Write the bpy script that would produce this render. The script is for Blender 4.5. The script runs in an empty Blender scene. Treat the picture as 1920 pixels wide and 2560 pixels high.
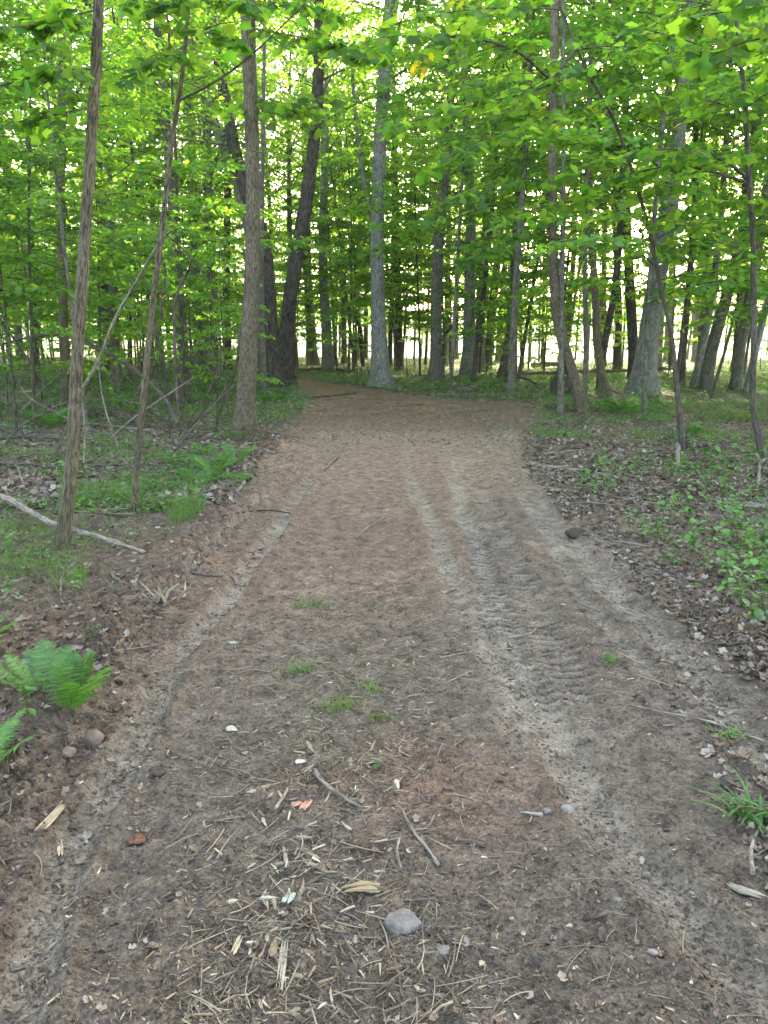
import bpy, math, random
import numpy as np
from mathutils import Vector
R = math.radians
rng = np.random.default_rng(7)
random.seed(7)
sc = bpy.context.scene
COL = sc.collection

# ------------------------------------------------------------------ camera, sky, sun, exposure
CAM_H = 1.6
PITCH = R(12.7)
F = 1671.0            # focal length in pixels of a 1659 x 2212 picture
CX, CY = 829.5, 1106.0
cam_d = bpy.data.cameras.new('camera')
cam = bpy.data.objects.new('camera', cam_d)
COL.objects.link(cam)
cam.location = (0, 0, CAM_H)
cam.rotation_euler = (R(90) - PITCH, 0, 0)
cam_d.sensor_fit = 'VERTICAL'
cam_d.angle = 2 * math.atan(CY / F)
cam_d.clip_start = 0.05
cam_d.clip_end = 6000
sc.camera = cam

SUN_EL, SUN_AZ = R(24), R(16)          # azimuth from +Y towards +X
world = bpy.data.worlds.new('World')
sc.world = world
world.use_nodes = True
wn = world.node_tree
wn.nodes.clear()
wo = wn.nodes.new('ShaderNodeOutputWorld')
wb = wn.nodes.new('ShaderNodeBackground')
ws = wn.nodes.new('ShaderNodeTexSky')
ws.sky_type = 'NISHITA'
ws.sun_disc = False
ws.sun_elevation = SUN_EL
ws.sun_rotation = SUN_AZ
ws.air_density = 1.0
ws.dust_density = 4.0
ws.ozone_density = 0.4
wb.inputs['Strength'].default_value = 0.15
wn.links.new(ws.outputs[0], wb.inputs[0])
wn.links.new(wb.outputs[0], wo.inputs[0])

sl = bpy.data.lights.new('sun', 'SUN')
sl.energy = 5.0
sl.angle = R(0.6)
sl.color = (1.0, 0.90, 0.72)
sun = bpy.data.objects.new('sun', sl)
COL.objects.link(sun)
sd = Vector((math.sin(SUN_AZ) * math.cos(SUN_EL), math.cos(SUN_AZ) * math.cos(SUN_EL), math.sin(SUN_EL)))
sun.rotation_euler = sd.to_track_quat('Z', 'Y').to_euler()
sun.location = (0, 0, 40)

sc.view_settings.view_transform = 'Standard'
sc.view_settings.look = 'None'
sc.view_settings.gamma = 1
sc.view_settings.use_curve_mapping = False
sc.view_settings.exposure = 3.22
sc.render.engine = 'CYCLES'
cy = sc.cycles
cy.max_bounces = 10
cy.diffuse_bounces = 8
cy.glossy_bounces = 1
cy.transmission_bounces = 3
cy.transparent_max_bounces = 2
cy.caustics_reflective = False
cy.caustics_refractive = False
cy.use_denoising = True
cy.use_adaptive_sampling = True
cy.adaptive_threshold = 0.02
cy.sample_clamp_indirect = 6

# ------------------------------------------------------------------ pixel <-> world
cp, sp = math.cos(PITCH), math.sin(PITCH)

def ray(u, v):
    a = (u - CX) / F
    b = (CY - v) / F
    return np.array([a, cp + b * sp, -sp + b * cp])

def at(u, v, Y):
    """world point that lies on the ray of a pixel at world depth Y"""
    d = ray(u, v)
    return np.array([0, 0, CAM_H]) + d * (Y / d[1])

def flat(u, v, z=0.0):
    d = ray(u, v)
    t = (z - CAM_H) / d[2]
    return np.array([0, 0, CAM_H]) + d * t

def proj(p):
    x, y, z = p[0], p[1], p[2] - CAM_H
    f = y * cp - z * sp
    up = y * sp + z * cp
    return CX + F * x / f, CY - F * up / f, f

# ------------------------------------------------------------------ noise in numpy
def _h(ix, iy, iz, seed):
    n = (ix.astype(np.int64) * 374761393 + iy.astype(np.int64) * 668265263 + iz.astype(np.int64) * 2147483647 + seed * 1274126177) & 0xFFFFFFFF
    n = ((n ^ (n >> 13)) * 1274126177) & 0xFFFFFFFF
    n = ((n ^ (n >> 16)) * 2246822519) & 0xFFFFFFFF
    return ((n ^ (n >> 15)) & 0xFFFFFF) / float(0xFFFFFF) * 2 - 1

def noise2(x, y, seed=0):
    ix, iy = np.floor(x), np.floor(y)
    fx, fy = x - ix, y - iy
    fx = fx * fx * (3 - 2 * fx)
    fy = fy * fy * (3 - 2 * fy)
    z = np.zeros_like(ix)
    a = _h(ix, iy, z, seed); b = _h(ix + 1, iy, z, seed)
    c = _h(ix, iy + 1, z, seed); d = _h(ix + 1, iy + 1, z, seed)
    return (a * (1 - fx) + b * fx) * (1 - fy) + (c * (1 - fx) + d * fx) * fy

def noise3(x, y, zz, seed=0):
    iz = np.floor(zz)
    fz = zz - iz
    fz = fz * fz * (3 - 2 * fz)
    ix, iy = np.floor(x), np.floor(y)
    fx, fy = x - ix, y - iy
    fx = fx * fx * (3 - 2 * fx)
    fy = fy * fy * (3 - 2 * fy)
    r = 0
    for k, w in ((0, 1 - fz), (1, fz)):
        a = _h(ix, iy, iz + k, seed); b = _h(ix + 1, iy, iz + k, seed)
        c = _h(ix, iy + 1, iz + k, seed); d = _h(ix + 1, iy + 1, iz + k, seed)
        r = r + w * ((a * (1 - fx) + b * fx) * (1 - fy) + (c * (1 - fx) + d * fx) * fy)
    return r

def fbm(x, y, f, o=4, seed=0, g=0.5):
    r = 0; a = 1; s = 0
    for k in range(o):
        r = r + a * noise2(x * f + 17.3 * k, y * f - 9.1 * k, seed + k)
        s += a; a *= g; f *= 2.03
    return r / s

def sst(a, b, x):
    t = np.clip((x - a) / (b - a), 0, 1)
    return t * t * (3 - 2 * t)

# ------------------------------------------------------------------ the track in world metres
def line(pts):
    P = np.array([flat(u, v)[:2] for u, v in pts])
    o = np.argsort(P[:, 1])
    return P[o, 1], P[o, 0]

L_EDGE = line([(-700, 2212), (-420, 1950), (-160, 1760), (60, 1640), (215, 1540), (300, 1400), (395, 1262), (450, 1180), (495, 1100), (560, 1010), (630, 945), (668, 895), (682, 866), (655, 845), (618, 829), (585, 819)])
R_EDGE = line([(2600, 2212), (2150, 1800), (1800, 1540), (1560, 1390), (1430, 1280), (1330, 1190), (1235, 1110), (1170, 1045), (1132, 985), (1135, 925), (1155, 885), (1110, 872), (920, 861), (860, 850), (770, 838), (700, 829), (640, 819)])
RUT_L = line([(60, 2212), (120, 1980), (185, 1810), (262, 1690), (330, 1560), (395, 1425), (470, 1315), (555, 1205), (612, 1110), (665, 1050), (722, 985), (752, 930), (758, 885), (770, 862)])
RUT_M = line([(1130, 1560), (1085, 1480), (1035, 1370), (985, 1260), (945, 1160), (905, 1070), (880, 990), (880, 930), (905, 885)])
RUT_A = line([(1330, 1800), (1262, 1560), (1210, 1440), (1150, 1330), (1108, 1240), (1075, 1150), (1045, 1080), (1010, 1005), (985, 930), (960, 880)])
RUT_B = line([(1700, 2212), (1500, 1960), (1350, 1830), (1262, 1700), (1200, 1580), (1140, 1460), (1075, 1340), (1040, 1250), (1020, 1150), (985, 1060), (960, 980)])
RUT_R = line([(1640, 1620), (1500, 1440), (1350, 1300), (1240, 1190), (1175, 1100), (1140, 1030), (1110, 960), (1080, 890)])

def X(l, y):
    return np.interp(y, l[0], l[1])

def road_mask(x, y):
    """signed metres inside the track (positive inside)"""
    l, r = X(L_EDGE, y), X(R_EDGE, y)
    w = 0.10 * fbm(x, y, 1.3, 3, 5)
    m = np.minimum(x - l, r - x) + w
    m = np.where(y > L_EDGE[0][-1], -5.0, m)
    return m

def ground_data(x, y, detail=True):
    x = np.asarray(x, float); y = np.asarray(y, float)
    m = road_mask(x, y)
    inside = sst(-0.25, 0.15, m)
    h = (1 - inside) * (0.07 + 0.05 * fbm(x, y, 0.45, 3, 11)) + 0.035 * sst(0, 1, (1 - inside)) * fbm(x, y, 2.2, 3, 15)
    far = sst(14, 30, y)
    h = h + far * 0.10 * fbm(x, y, 0.12, 2, 21)
    fade = 1 - sst(12, 22, y)
    h = h + inside * 0.02 * fbm(x, y, 0.8, 3, 31)
    # loose spoil bank thrown up on the left
    dl = x - X(RUT_L, y)
    berm = np.exp(-((dl + 0.42) / 0.20) ** 2) * sst(0.2, 0.8, y) * (1 - sst(8, 14, y))
    bn = 0.5 + 0.5 * fbm(x, y, 2.6, 3, 41)
    h = h + berm * 0.10 * bn
    mound = np.exp(-(((x - 3.0) / 1.8) ** 2 + ((y - 16.6) / 1.2) ** 2))
    h = h + 0.16 * mound + 0.07 * np.exp(-((y - 19.5 + .3 * x) / .7) ** 2) * inside * (.6 + .6 * noise2(x * 1.1, y, 99))
    # ruts
    def rut(l, w, d, y0=0.5, y1=16.0, seed=0):
        dx = x - X(l, y) - 0.035 * noise2(y * 1.1, y * 0 + seed, 77)
        k = np.exp(-(dx / w) ** 4)
        gap = sst(-0.65, 0.05, noise2(y * 0.9 + seed * 3.1, x * 0, 78))
        win = sst(y0 - .3, y0 + .3, y) * (1 - sst(y1 - 1, y1 + 1, y))
        ridge = np.exp(-((np.abs(dx) - w * 1.35) / (w * 0.4)) ** 2)
        return dx, k * win * (0.62 + 0.38 * gap), ridge * win
    r1 = rut(RUT_L, 0.072, 0, 0.3, 18, 1)
    r2 = rut(RUT_M, 0.085, 0, 2.8, 14, 2)
    r3 = rut(RUT_A, 0.15, 0, 2.6, 13, 3)
    r4 = rut(RUT_B, 0.095, 0, 0.3, 12, 4)
    r5 = rut(RUT_R, 0.09, 0, 2.2, 14, 5)
    r6 = rut((RUT_A[0], RUT_A[1] + .40), 0.055, 0, 3.0, 13, 6)
    r7 = rut((RUT_L[0], RUT_L[1] - .34), 0.05, 0, 5.0, 14, 7)
    h = h - 0.018 * r6[1] + 0.010 * r6[2] - 0.02 * r7[1] + 0.01 * r7[2]
    h = h - 0.030 * r1[1] + 0.022 * r1[2] - 0.022 * r2[1] + 0.008 * r2[2] - 0.030 * r3[1] + 0.012 * r3[2] - 0.030 * r4[1] + 0.012 * r4[2] - 0.026 * r5[1] + 0.010 * r5[2]
    dis = 0.5 + 0.5 * noise2(x * 1.2 + 4, y * 1.2, 91)
    wob = 0.004 * noise2(x * 5, y * 5, 92)
    def tread(dx, w, y0, y1, amp, seed):
        k = np.exp(-(dx / w) ** 6) * sst(y0 - .35, y0 + .2, y) * (1 - sst(y1 - .4, y1 + .6, y))
        ph = (y + wob + 0.10 * dx) / 0.082
        s = np.sin(ph * 2 * math.pi)
        br = sst(-0.35, 0.35, noise2(x * 2.0 + seed, y * 1.1, 93) + .5 * noise2(x * 7 + seed, y * 6, 94) + .08)
        br = np.maximum(br, np.maximum((.55 + .45 * noise2(x * 9, y * 9, 97)) * np.exp(-((y - 3.6) / .55) ** 2), np.exp(-((y - 5.3) / .5) ** 4)))
        return k * br * amp * (sst(-0.3, 0.35, s) - 0.5), k
    t3 = tread(r3[0], 0.18, 3.0, 8.6, 0.026, 1)
    t4 = tread(r4[0] - 0.02, 0.13, 4.2, 6.4, 0.024, 5)
    h = h + t3[0] + t4[0]
    # crumbly surface
    rough = fbm(x, y, 11, 4, 51, 0.6)
    clod = np.maximum(fbm(x, y, 24, 3, 61, 0.6) - 0.10, 0)
    pressed = np.clip(r1[1] + 0.8 * r2[1] + 0.5 * r3[1] + 0.7 * r4[1] + .7 * r5[1], 0, 1)
    h = h + fade * (1 - 0.85 * pressed) * (0.017 * rough + 0.042 * clod * (0.6 + 1.3 * berm + 0.8 * (1 - inside)))
    h = h + fade * 0.040 * berm * fbm(x, y, 30, 3, 63, 0.7)
    if not detail:
        return h
    return h, m, inside, berm, pressed, (r1, r2, r3, r4, r5, r6, r7), (t3, t4), mound

def gz(x, y):
    return float(ground_data(np.array([x]), np.array([y]), False)[0])

def ground_at(u, v):
    z = 0.0
    for _ in range(6):
        p = flat(u, v, z)
        z = 0.5 * z + 0.5 * gz(p[0], p[1])
    p[2] = gz(p[0], p[1])
    return p

# ------------------------------------------------------------------ mesh helpers
class MB:
    def __init__(s):
        s.V = []; s.Fc = []; s.C = []; s.B = []; s.n = 0
    def add(s, V, faces, col=None, bark=None):
        V = np.asarray(V, np.float32).reshape(-1, 3)
        faces = np.asarray(faces, np.int64)
        s.V.append(V); s.Fc.append(faces + s.n)
        if col is None: col = np.ones((len(V), 3))
        col = np.broadcast_to(np.asarray(col, np.float32), (len(V), 3))
        s.C.append(col)
        s.B.append(V if bark is None else bark)
        s.n += len(V)
    def mesh(s, name, mat, smooth=True, bark=False, origin=(0, 0, 0)):
        V = np.concatenate(s.V) - np.asarray(origin, np.float32)
        me = bpy.data.meshes.new(name)
        me.vertices.add(len(V))
        me.vertices.foreach_set('co', V.astype(np.float32).ravel())
        idx = np.concatenate([f.ravel() for f in s.Fc])
        sz = np.concatenate([np.full(len(f), f.shape[1]) for f in s.Fc])
        st = np.concatenate([[0], np.cumsum(sz)[:-1]])
        me.loops.add(len(idx))
        me.loops.foreach_set('vertex_index', idx.astype(np.int32))
        me.polygons.add(len(sz))
        me.polygons.foreach_set('loop_start', st.astype(np.int32))
        me.polygons.foreach_set('loop_total', sz.astype(np.int32))
        me.polygons.foreach_set('use_smooth', np.full(len(sz), smooth))
        C = np.concatenate(s.C)
        a = me.color_attributes.new('Col', 'FLOAT_COLOR', 'POINT')
        a.data.foreach_set('color', np.concatenate([C, np.ones((len(C), 1))], 1).astype(np.float32).ravel())
        if bark:
            b = me.attributes.new('barkco', 'FLOAT_VECTOR', 'POINT')
            b.data.foreach_set('vector', np.concatenate(s.B).astype(np.float32).ravel())
        me.update(calc_edges=True)
        me.materials.append(mat)
        return me
    def build(s, name, mat, parent=None, smooth=True, bark=False, origin=None):
        if origin is None:
            origin = tuple(parent.location) if parent is not None else (0, 0, 0)
        return link(name, s.mesh(name, mat, smooth, bark, origin), parent)

def link(name, me, parent=None, loc=(0, 0, 0)):
    o = bpy.data.objects.new(name, me)
    COL.objects.link(o)
    if parent is not None:
        o.parent = parent
    o.location = loc
    return o

LABELS = {}
def tag(o, label=None, cat=None, group=None, kind=None):
    if label: o['label'] = label
    if cat: o['category'] = cat
    if group: o['group'] = group
    if kind: o['kind'] = kind
    return o

def empty(name, loc):
    o = bpy.data.objects.new(name, None)
    o.empty_display_size = 0.1
    COL.objects.link(o)
    o.location = loc
    return o

def norm(v):
    return v / np.maximum(np.linalg.norm(v, axis=-1, keepdims=True), 1e-9)

def resample(P, R_, step):
    P = np.asarray(P, float); R_ = np.asarray(R_, float)
    d = np.concatenate([[0], np.cumsum(np.linalg.norm(np.diff(P, axis=0), axis=1))])
    n = max(3, int(d[-1] / step) + 1)
    t = np.linspace(0, d[-1], n)
    # smooth (cosine-eased tangents via Catmull-like blend)
    Q = np.stack([np.interp(t, d, P[:, k]) for k in range(3)], 1)
    k = max(1, int(0.35 * n / max(len(P) - 1, 1)))
    for _ in range(2):
        if k > 0 and n > 2 * k + 3 and len(P) > 2:
            pad = np.concatenate([2 * Q[:1] - Q[k:0:-1], Q, 2 * Q[-1:] - Q[-2:-k - 2:-1]])
            cs = np.cumsum(np.concatenate([np.zeros((1, 3)), pad]), 0)
            Q = (cs[2 * k + 1:] - cs[:-2 * k - 1]) / (2 * k + 1)
    return Q, np.interp(t, d, R_), t

def tube_data(P, r, sides):
    P = np.asarray(P, float)
    T = norm(np.gradient(P, axis=0))
    ov = P[-1] - P[0]
    ref = np.array([0, 0, 1.0]) if abs(ov[2]) < 0.75 * np.linalg.norm(ov) else np.array([1.0, 0, 0])
    A = norm(np.cross(T, ref)); B = np.cross(T, A)
    th = np.arange(sides) * 2 * math.pi / sides
    return P, T, A, B, th

def tube_faces(n, sides):
    i = np.arange(n - 1)[:, None] * sides; j = np.arange(sides)[None, :]; k = (j + 1) % sides
    return np.stack([i + j, i + k, i + sides + k, i + sides + j], -1).reshape(-1, 4)

def tube(mb, P, r, sides=5, col=None, cap=True):
    P, T, A, B, th = tube_data(P, r, sides)
    r = np.broadcast_to(np.asarray(r, float), (len(P),))
    V = P[:, None] + r[:, None, None] * (np.cos(th)[None, :, None] * A[:, None] + np.sin(th)[None, :, None] * B[:, None])
    s = np.concatenate([[0], np.cumsum(np.linalg.norm(np.diff(P, axis=0), axis=1))])
    bk = np.stack([np.broadcast_to(r[:, None] * np.cos(th), V.shape[:2]), np.broadcast_to(r[:, None] * np.sin(th), V.shape[:2]), np.broadcast_to(s[:, None], V.shape[:2])], -1)
    mb.add(V.reshape(-1, 3), tube_faces(len(P), sides), col, bk.reshape(-1, 3))
    if cap:
        for e, dirn in ((0, -1), (-1, 1)):
            ring = V[e]
            Vc = np.concatenate([ring, [P[e] + T[e] * dirn * r[e] * 0.3]])
            j = np.arange(sides); f = np.stack([j, (j + 1) % sides, np.full(sides, sides)], 1)
            mb.add(Vc, f if dirn > 0 else f[:, ::-1], col, np.concatenate([bk[e], [[0, 0, s[e]]]]))

def bark_trunk(mb, P, r, sides, seed, rough=0.05, flare=0.8, fine=False, col=None):
    P, T, A, B, th = tube_data(P, r, sides)
    s = np.concatenate([[0], np.cumsum(np.linalg.norm(np.diff(P, axis=0), axis=1))])
    r0 = r[0]
    SS, TH = np.meshgrid(s, th, indexing='ij')
    ph = seed * 1.7
    fl = 1 + flare * np.exp(-SS / (1.6 * r0)) * (0.55 + 0.45 * np.cos(5 * TH + ph) * np.cos(2 * TH + ph * .7))
    cx, sx = np.cos(TH), np.sin(TH)
    lump = 0.06 * noise3(cx * 1.2 + seed, sx * 1.2, SS * 0.9, 3) + 0.03 * noise3(cx * 2.5 + seed, sx * 2.5, SS * 2.5, 4)
    bk = 0
    if fine:
        rr = r[:, None]
        f = 14 / max(0.08, r0)
        bk = rough * (noise3(cx * 4.5 + seed, sx * 4.5, SS * 4.0 / max(0.3, r0 * 4), 5) + 0.6 * noise3(cx * 9 + seed, sx * 9, SS * 11, 6))
    RR = r[:, None] * (fl + lump + bk)
    V = P[:, None] + RR[..., None] * (cx[..., None] * A[:, None] + sx[..., None] * B[:, None])
    bco = np.stack([r[:, None] * cx, r[:, None] * sx, SS], -1)
    mb.add(V.reshape(-1, 3), tube_faces(len(P), sides), col, bco.reshape(-1, 3))

def scatter(mb, T, faces, P, Xd, Zd, S, col=None):
    """copies of a small template: x along Xd, z along Zd"""
    N = len(P)
    if N == 0: return
    Xd = norm(Xd); Yd = norm(np.cross(Zd, Xd)); Zd = np.cross(Xd, Yd)
    S = np.asarray(S, float)
    if S.ndim == 1: S = np.repeat(S[:, None], 3, 1)
    T = np.asarray(T, float); k = len(T)
    V = P[:, None] + (T[None, :, 0] * S[:, 0:1])[..., None] * Xd[:, None] + (T[None, :, 1] * S[:, 1:2])[..., None] * Yd[:, None] + (T[None, :, 2] * S[:, 2:3])[..., None] * Zd[:, None]
    Fa = (np.asarray(faces)[None] + (np.arange(N) * k)[:, None, None]).reshape(-1, len(faces[0]))
    c = None if col is None else np.repeat(col, k, 0)
    mb.add(V.reshape(-1, 3), Fa, c)

# leaf templates ------------------------------------------------------------
LEAF4 = (np.array([[0, 0, 0], [.45, .36, .06], [1, 0, -.06], [.45, -.36, .06]]), [[0, 2, 1], [0, 3, 2]])
LEAF6 = (np.array([[0, 0, 0], [.22, .30, .07], [.62, .36, .05], [1, 0, -.14], [.62, -.36, .05], [.22, -.30, .07], [.45, 0, -.01]]),
         [[0, 6, 1], [1, 6, 2], [2, 6, 3], [3, 6, 4], [4, 6, 5], [5, 6, 0]])
_ml = [(0, 0), (-.10, .20), (.06, .34), (.08, .56), (.30, .46), (.52, .56), (.56, .38), (.66, .34), (.70, .20), (.84, .14), (1.0, 0)]
_mv = [(x, y, -.10 * abs(y) - .10 * x * x) for x, y in _ml] + [(x, -y, -.10 * abs(y) - .10 * x * x) for x, y in _ml[1:-1][::-1]] + [(.28, 0, .03)]
MAPLE = (np.array(_mv), [[i, (i + 1) % (len(_mv) - 1), len(_mv) - 1][::-1] for i in range(len(_mv) - 1)])

# ------------------------------------------------------------------ materials
def newmat(name):
    m = bpy.data.materials.new(name); m.use_nodes = True
    nt = m.node_tree; nt.nodes.clear()
    out = nt.nodes.new('ShaderNodeOutputMaterial')
    return m, nt, out

def N(nt, typ, **kw):
    n = nt.nodes.new(typ)
    for k, v in kw.items():
        if hasattr(n, k) and k not in ('Scale', 'Detail', 'Roughness'): setattr(n, k, v)
        else: n.inputs[k].default_value = v
    return n

def ramp(nt, fac, stops):
    r = nt.nodes.new('ShaderNodeValToRGB')
    e = r.color_ramp.elements
    while len(e) < len(stops): e.new(0.5)
    for k, (p, c) in enumerate(stops):
        e[k].position = p; e[k].color = (*c, 1) if len(c) == 3 else c
    nt.links.new(fac, r.inputs[0])
    return r.outputs[0]

def mixc(nt, a, b, fac, mode='MIX'):
    m = nt.nodes.new('ShaderNodeMix'); m.data_type = 'RGBA'; m.blend_type = mode
    for s, i in ((fac, 0), (a, 6), (b, 7)):
        if hasattr(s, 'links') or isinstance(s, bpy.types.NodeSocket): nt.links.new(s, m.inputs[i])
        else: m.inputs[i].default_value = s if i == 0 else (*s, 1)
    return m.outputs[2]

def leaf_mat(name, dif, trans, mixf=0.5, rand=0.25, gloss=0.05):
    m, nt, out = newmat(name)
    at_ = N(nt, 'ShaderNodeAttribute'); at_.attribute_name = 'Col'
    oi = N(nt, 'ShaderNodeObjectInfo')
    hv = N(nt, 'ShaderNodeMapRange'); hv.inputs[3].default_value = 1 - rand; hv.inputs[4].default_value = 1 + rand
    nt.links.new(oi.outputs['Random'], hv.inputs[0])
    sh = []
    for c, typ in ((dif, 'ShaderNodeBsdfDiffuse'), (trans, 'ShaderNodeBsdfTranslucent')):
        c1 = mixc(nt, at_.outputs['Color'], c, 1.0, 'MULTIPLY')
        sc_ = N(nt, 'ShaderNodeVectorMath'); sc_.operation = 'SCALE'
        nt.links.new(c1, sc_.inputs[0]); nt.links.new(hv.outputs[0], sc_.inputs['Scale'])
        b = nt.nodes.new(typ); nt.links.new(sc_.outputs[0], b.inputs['Color']); sh.append(b)
    mx = nt.nodes.new('ShaderNodeMixShader'); mx.inputs[0].default_value = mixf
    nt.links.new(sh[0].outputs[0], mx.inputs[1]); nt.links.new(sh[1].outputs[0], mx.inputs[2])
    g = nt.nodes.new('ShaderNodeBsdfGlossy'); g.inputs['Roughness'].default_value = 0.42
    g.inputs['Color'].default_value = (.8, .85, .8, 1)
    m2 = nt.nodes.new('ShaderNodeMixShader'); m2.inputs[0].default_value = gloss
    nt.links.new(mx.outputs[0], m2.inputs[1]); nt.links.new(g.outputs[0], m2.inputs[2])
    nt.links.new(m2.outputs[0], out.inputs[0])
    return m

def bark_mat(name, dark, light, lichen=None, scale=1.0, bump=0.6, moss=0.0):
    m, nt, out = newmat(name)
    a = N(nt, 'ShaderNodeAttribute'); a.attribute_name = 'barkco'
    oi = N(nt, 'ShaderNodeObjectInfo')
    off = N(nt, 'ShaderNodeVectorMath'); off.operation = 'MULTIPLY_ADD'
    cb = N(nt, 'ShaderNodeCombineXYZ')
    for k in range(3): nt.links.new(oi.outputs['Random'], cb.inputs[k])
    nt.links.new(cb.outputs[0], off.inputs[0]); off.inputs[1].default_value = (37, 11, 53)
    nt.links.new(a.outputs['Vector'], off.inputs[2])
    mp = N(nt, 'ShaderNodeMapping'); mp.inputs['Scale'].default_value = (1, 1, 0.15)
    nt.links.new(off.outputs[0], mp.inputs[0])
    n1 = N(nt, 'ShaderNodeTexNoise', Scale=46 * scale, Detail=5.0, Roughness=0.65); n1.inputs['Distortion'].default_value = 0.4
    nt.links.new(mp.outputs[0], n1.inputs[0])
    n2 = N(nt, 'ShaderNodeTexNoise', Scale=3.0, Detail=3.0, Roughness=0.6)
    nt.links.new(off.outputs[0], n2.inputs[0])
    n3 = N(nt, 'ShaderNodeTexNoise', Scale=14.0, Detail=4.0, Roughness=0.7)
    nt.links.new(off.outputs[0], n3.inputs[0])
    c = ramp(nt, n1.outputs[0], [(0.41, dark), (0.57, light)])
    big = ramp(nt, n2.outputs[0], [(0.3, (.72, .72, .72)), (0.7, (1.22, 1.2, 1.18))])
    c = mixc(nt, c, big, 1.0, 'MULTIPLY')
    if lichen:
        lf = ramp(nt, n3.outputs[0], [(0.55, (0, 0, 0)), (0.64, (1, 1, 1))])
        sc_ = N(nt, 'ShaderNodeMath'); sc_.operation = 'MULTIPLY'; sc_.inputs[1].default_value = 0.7
        nt.links.new(lf, sc_.inputs[0])
        c = mixc(nt, c, lichen, sc_.outputs[0])
    if moss > 0:
        sx = N(nt, 'ShaderNodeSeparateXYZ'); nt.links.new(a.outputs['Vector'], sx.inputs[0])
        mr = N(nt, 'ShaderNodeMapRange'); mr.inputs[1].default_value = 0.0; mr.inputs[2].default_value = 1.4; mr.inputs[3].default_value = moss; mr.inputs[4].default_value = 0
        nt.links.new(sx.outputs[2], mr.inputs[0])
        mm = N(nt, 'ShaderNodeMath'); mm.operation = 'MULTIPLY'; nt.links.new(mr.outputs[0], mm.inputs[0]); nt.links.new(n3.outputs[0], mm.inputs[1])
        c = mixc(nt, c, (0.06, 0.085, 0.02), mm.outputs[0])
    b = N(nt, 'ShaderNodeBsdfPrincipled', Roughness=0.9)
    b.inputs['Specular IOR Level'].default_value = 0.15
    nt.links.new(c, b.inputs['Base Color'])
    bp = N(nt, 'ShaderNodeBump'); bp.inputs['Strength'].default_value = bump; bp.inputs['Distance'].default_value = 0.035
    nt.links.new(n1.outputs[0], bp.inputs['Height']); nt.links.new(bp.outputs[0], b.inputs['Normal'])
    nt.links.new(b.outputs[0], out.inputs[0])
    return m

def col_mat(name, tint=(1, 1, 1), nscale=60.0, amt=0.35, bump=0.4, dist=0.004, rough=0.9, spec=0.2, n2=9.0):
    """colour comes from the per-piece attribute, grain from noise"""
    m, nt, out = newmat(name)
    a = N(nt, 'ShaderNodeAttribute'); a.attribute_name = 'Col'
    tc = N(nt, 'ShaderNodeTexCoord')
    nz = N(nt, 'ShaderNodeTexNoise', Scale=nscale, Detail=8.0, Roughness=0.75)
    nt.links.new(tc.outputs['Object'], nz.inputs[0])
    nb = N(nt, 'ShaderNodeTexNoise', Scale=n2, Detail=4.0, Roughness=0.6)
    nt.links.new(tc.outputs['Object'], nb.inputs[0])
    g = ramp(nt, nz.outputs[0], [(0.3, (1 - amt,) * 3), (0.7, (1 + amt,) * 3)])
    g2 = ramp(nt, nb.outputs[0], [(0.3, (1 - amt * .6,) * 3), (0.7, (1 + amt * .6,) * 3)])
    c = mixc(nt, a.outputs['Color'], g, 1.0, 'MULTIPLY')
    c = mixc(nt, c, g2, 1.0, 'MULTIPLY')
    c = mixc(nt, c, tint, 1.0, 'MULTIPLY')
    b = N(nt, 'ShaderNodeBsdfPrincipled', Roughness=rough)
    b.inputs['Specular IOR Level'].default_value = spec
    nt.links.new(c, b.inputs['Base Color'])
    bp = N(nt, 'ShaderNodeBump'); bp.inputs['Strength'].default_value = bump; bp.inputs['Distance'].default_value = dist
    nt.links.new(nz.outputs[0], bp.inputs['Height']); nt.links.new(bp.outputs[0], b.inputs['Normal'])
    nt.links.new(b.outputs[0], out.inputs[0])
    return m

M = {}
M['leaf'] = leaf_mat('maple_leaf', (.086, .184, .017), (.31, .57, .028), 0.57)
M['leaf_near'] = leaf_mat('near_maple_leaf', (.076, .165, .015), (.28, .49, .024), 0.54, 0.35, 0.02)
M['fern'] = leaf_mat('fern_green', (.075, .19, .028), (.14, .34, .03), 0.42)
M['grass'] = leaf_mat('grass_green', (.085, .17, .030), (.14, .28, .03), 0.4, 0.1, 0.03)
M['dead_leaf'] = leaf_mat('dead_leaf', (1, 1, 1), (.4, .4, .4), 0.12, 0.0, 0.02)
M['bark_brown'] = bark_mat('furrowed_brown_bark', (.068, .053, .035), (.23, .185, .12), None, 2.0, 1.0, 0.5)
M['bark_grey'] = bark_mat('grey_lichen_bark', (.11, .10, .085), (.27, .255, .22), (.36, .38, .33), 0.9, 0.6, 0.8)
M['bark_dark'] = bark_mat('rough_dark_bark', (.028, .022, .017), (.125, .10, .078), None, 0.8, 1.0, 0.5)
M['bark_mid'] = bark_mat('mid_brown_bark', (.075, .062, .048), (.19, .165, .13), (.27, .27, .22), 1.0, 0.7, 0.6)
M['stem'] = bark_mat('sapling_bark', (.045, .037, .028), (.13, .11, .08), None, 1.6, 0.4)
M['dead_wood'] = bark_mat('weathered_dead_wood', (.13, .105, .08), (.34, .285, .21), None, 1.8, 0.6)
M['dead_dark'] = bark_mat('dark_dead_wood', (.045, .036, .027), (.16, .125, .09), None, 1.2, 0.7, 0.0)
M['soil'] = col_mat('bare_soil', (1.19, 1.18, 1.08), 70.0, 0.62, 1.0, 0.028, 0.95, 0.12)
M['chips'] = col_mat('wood_chips', (1.0, .96, .82), 120.0, 0.22, 0.3, 0.002, 0.85, 0.2)
M['stone'] = col_mat('stone', (1, 1, 1), 40.0, 0.3, 0.6, 0.006, 0.85, 0.3)
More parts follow.
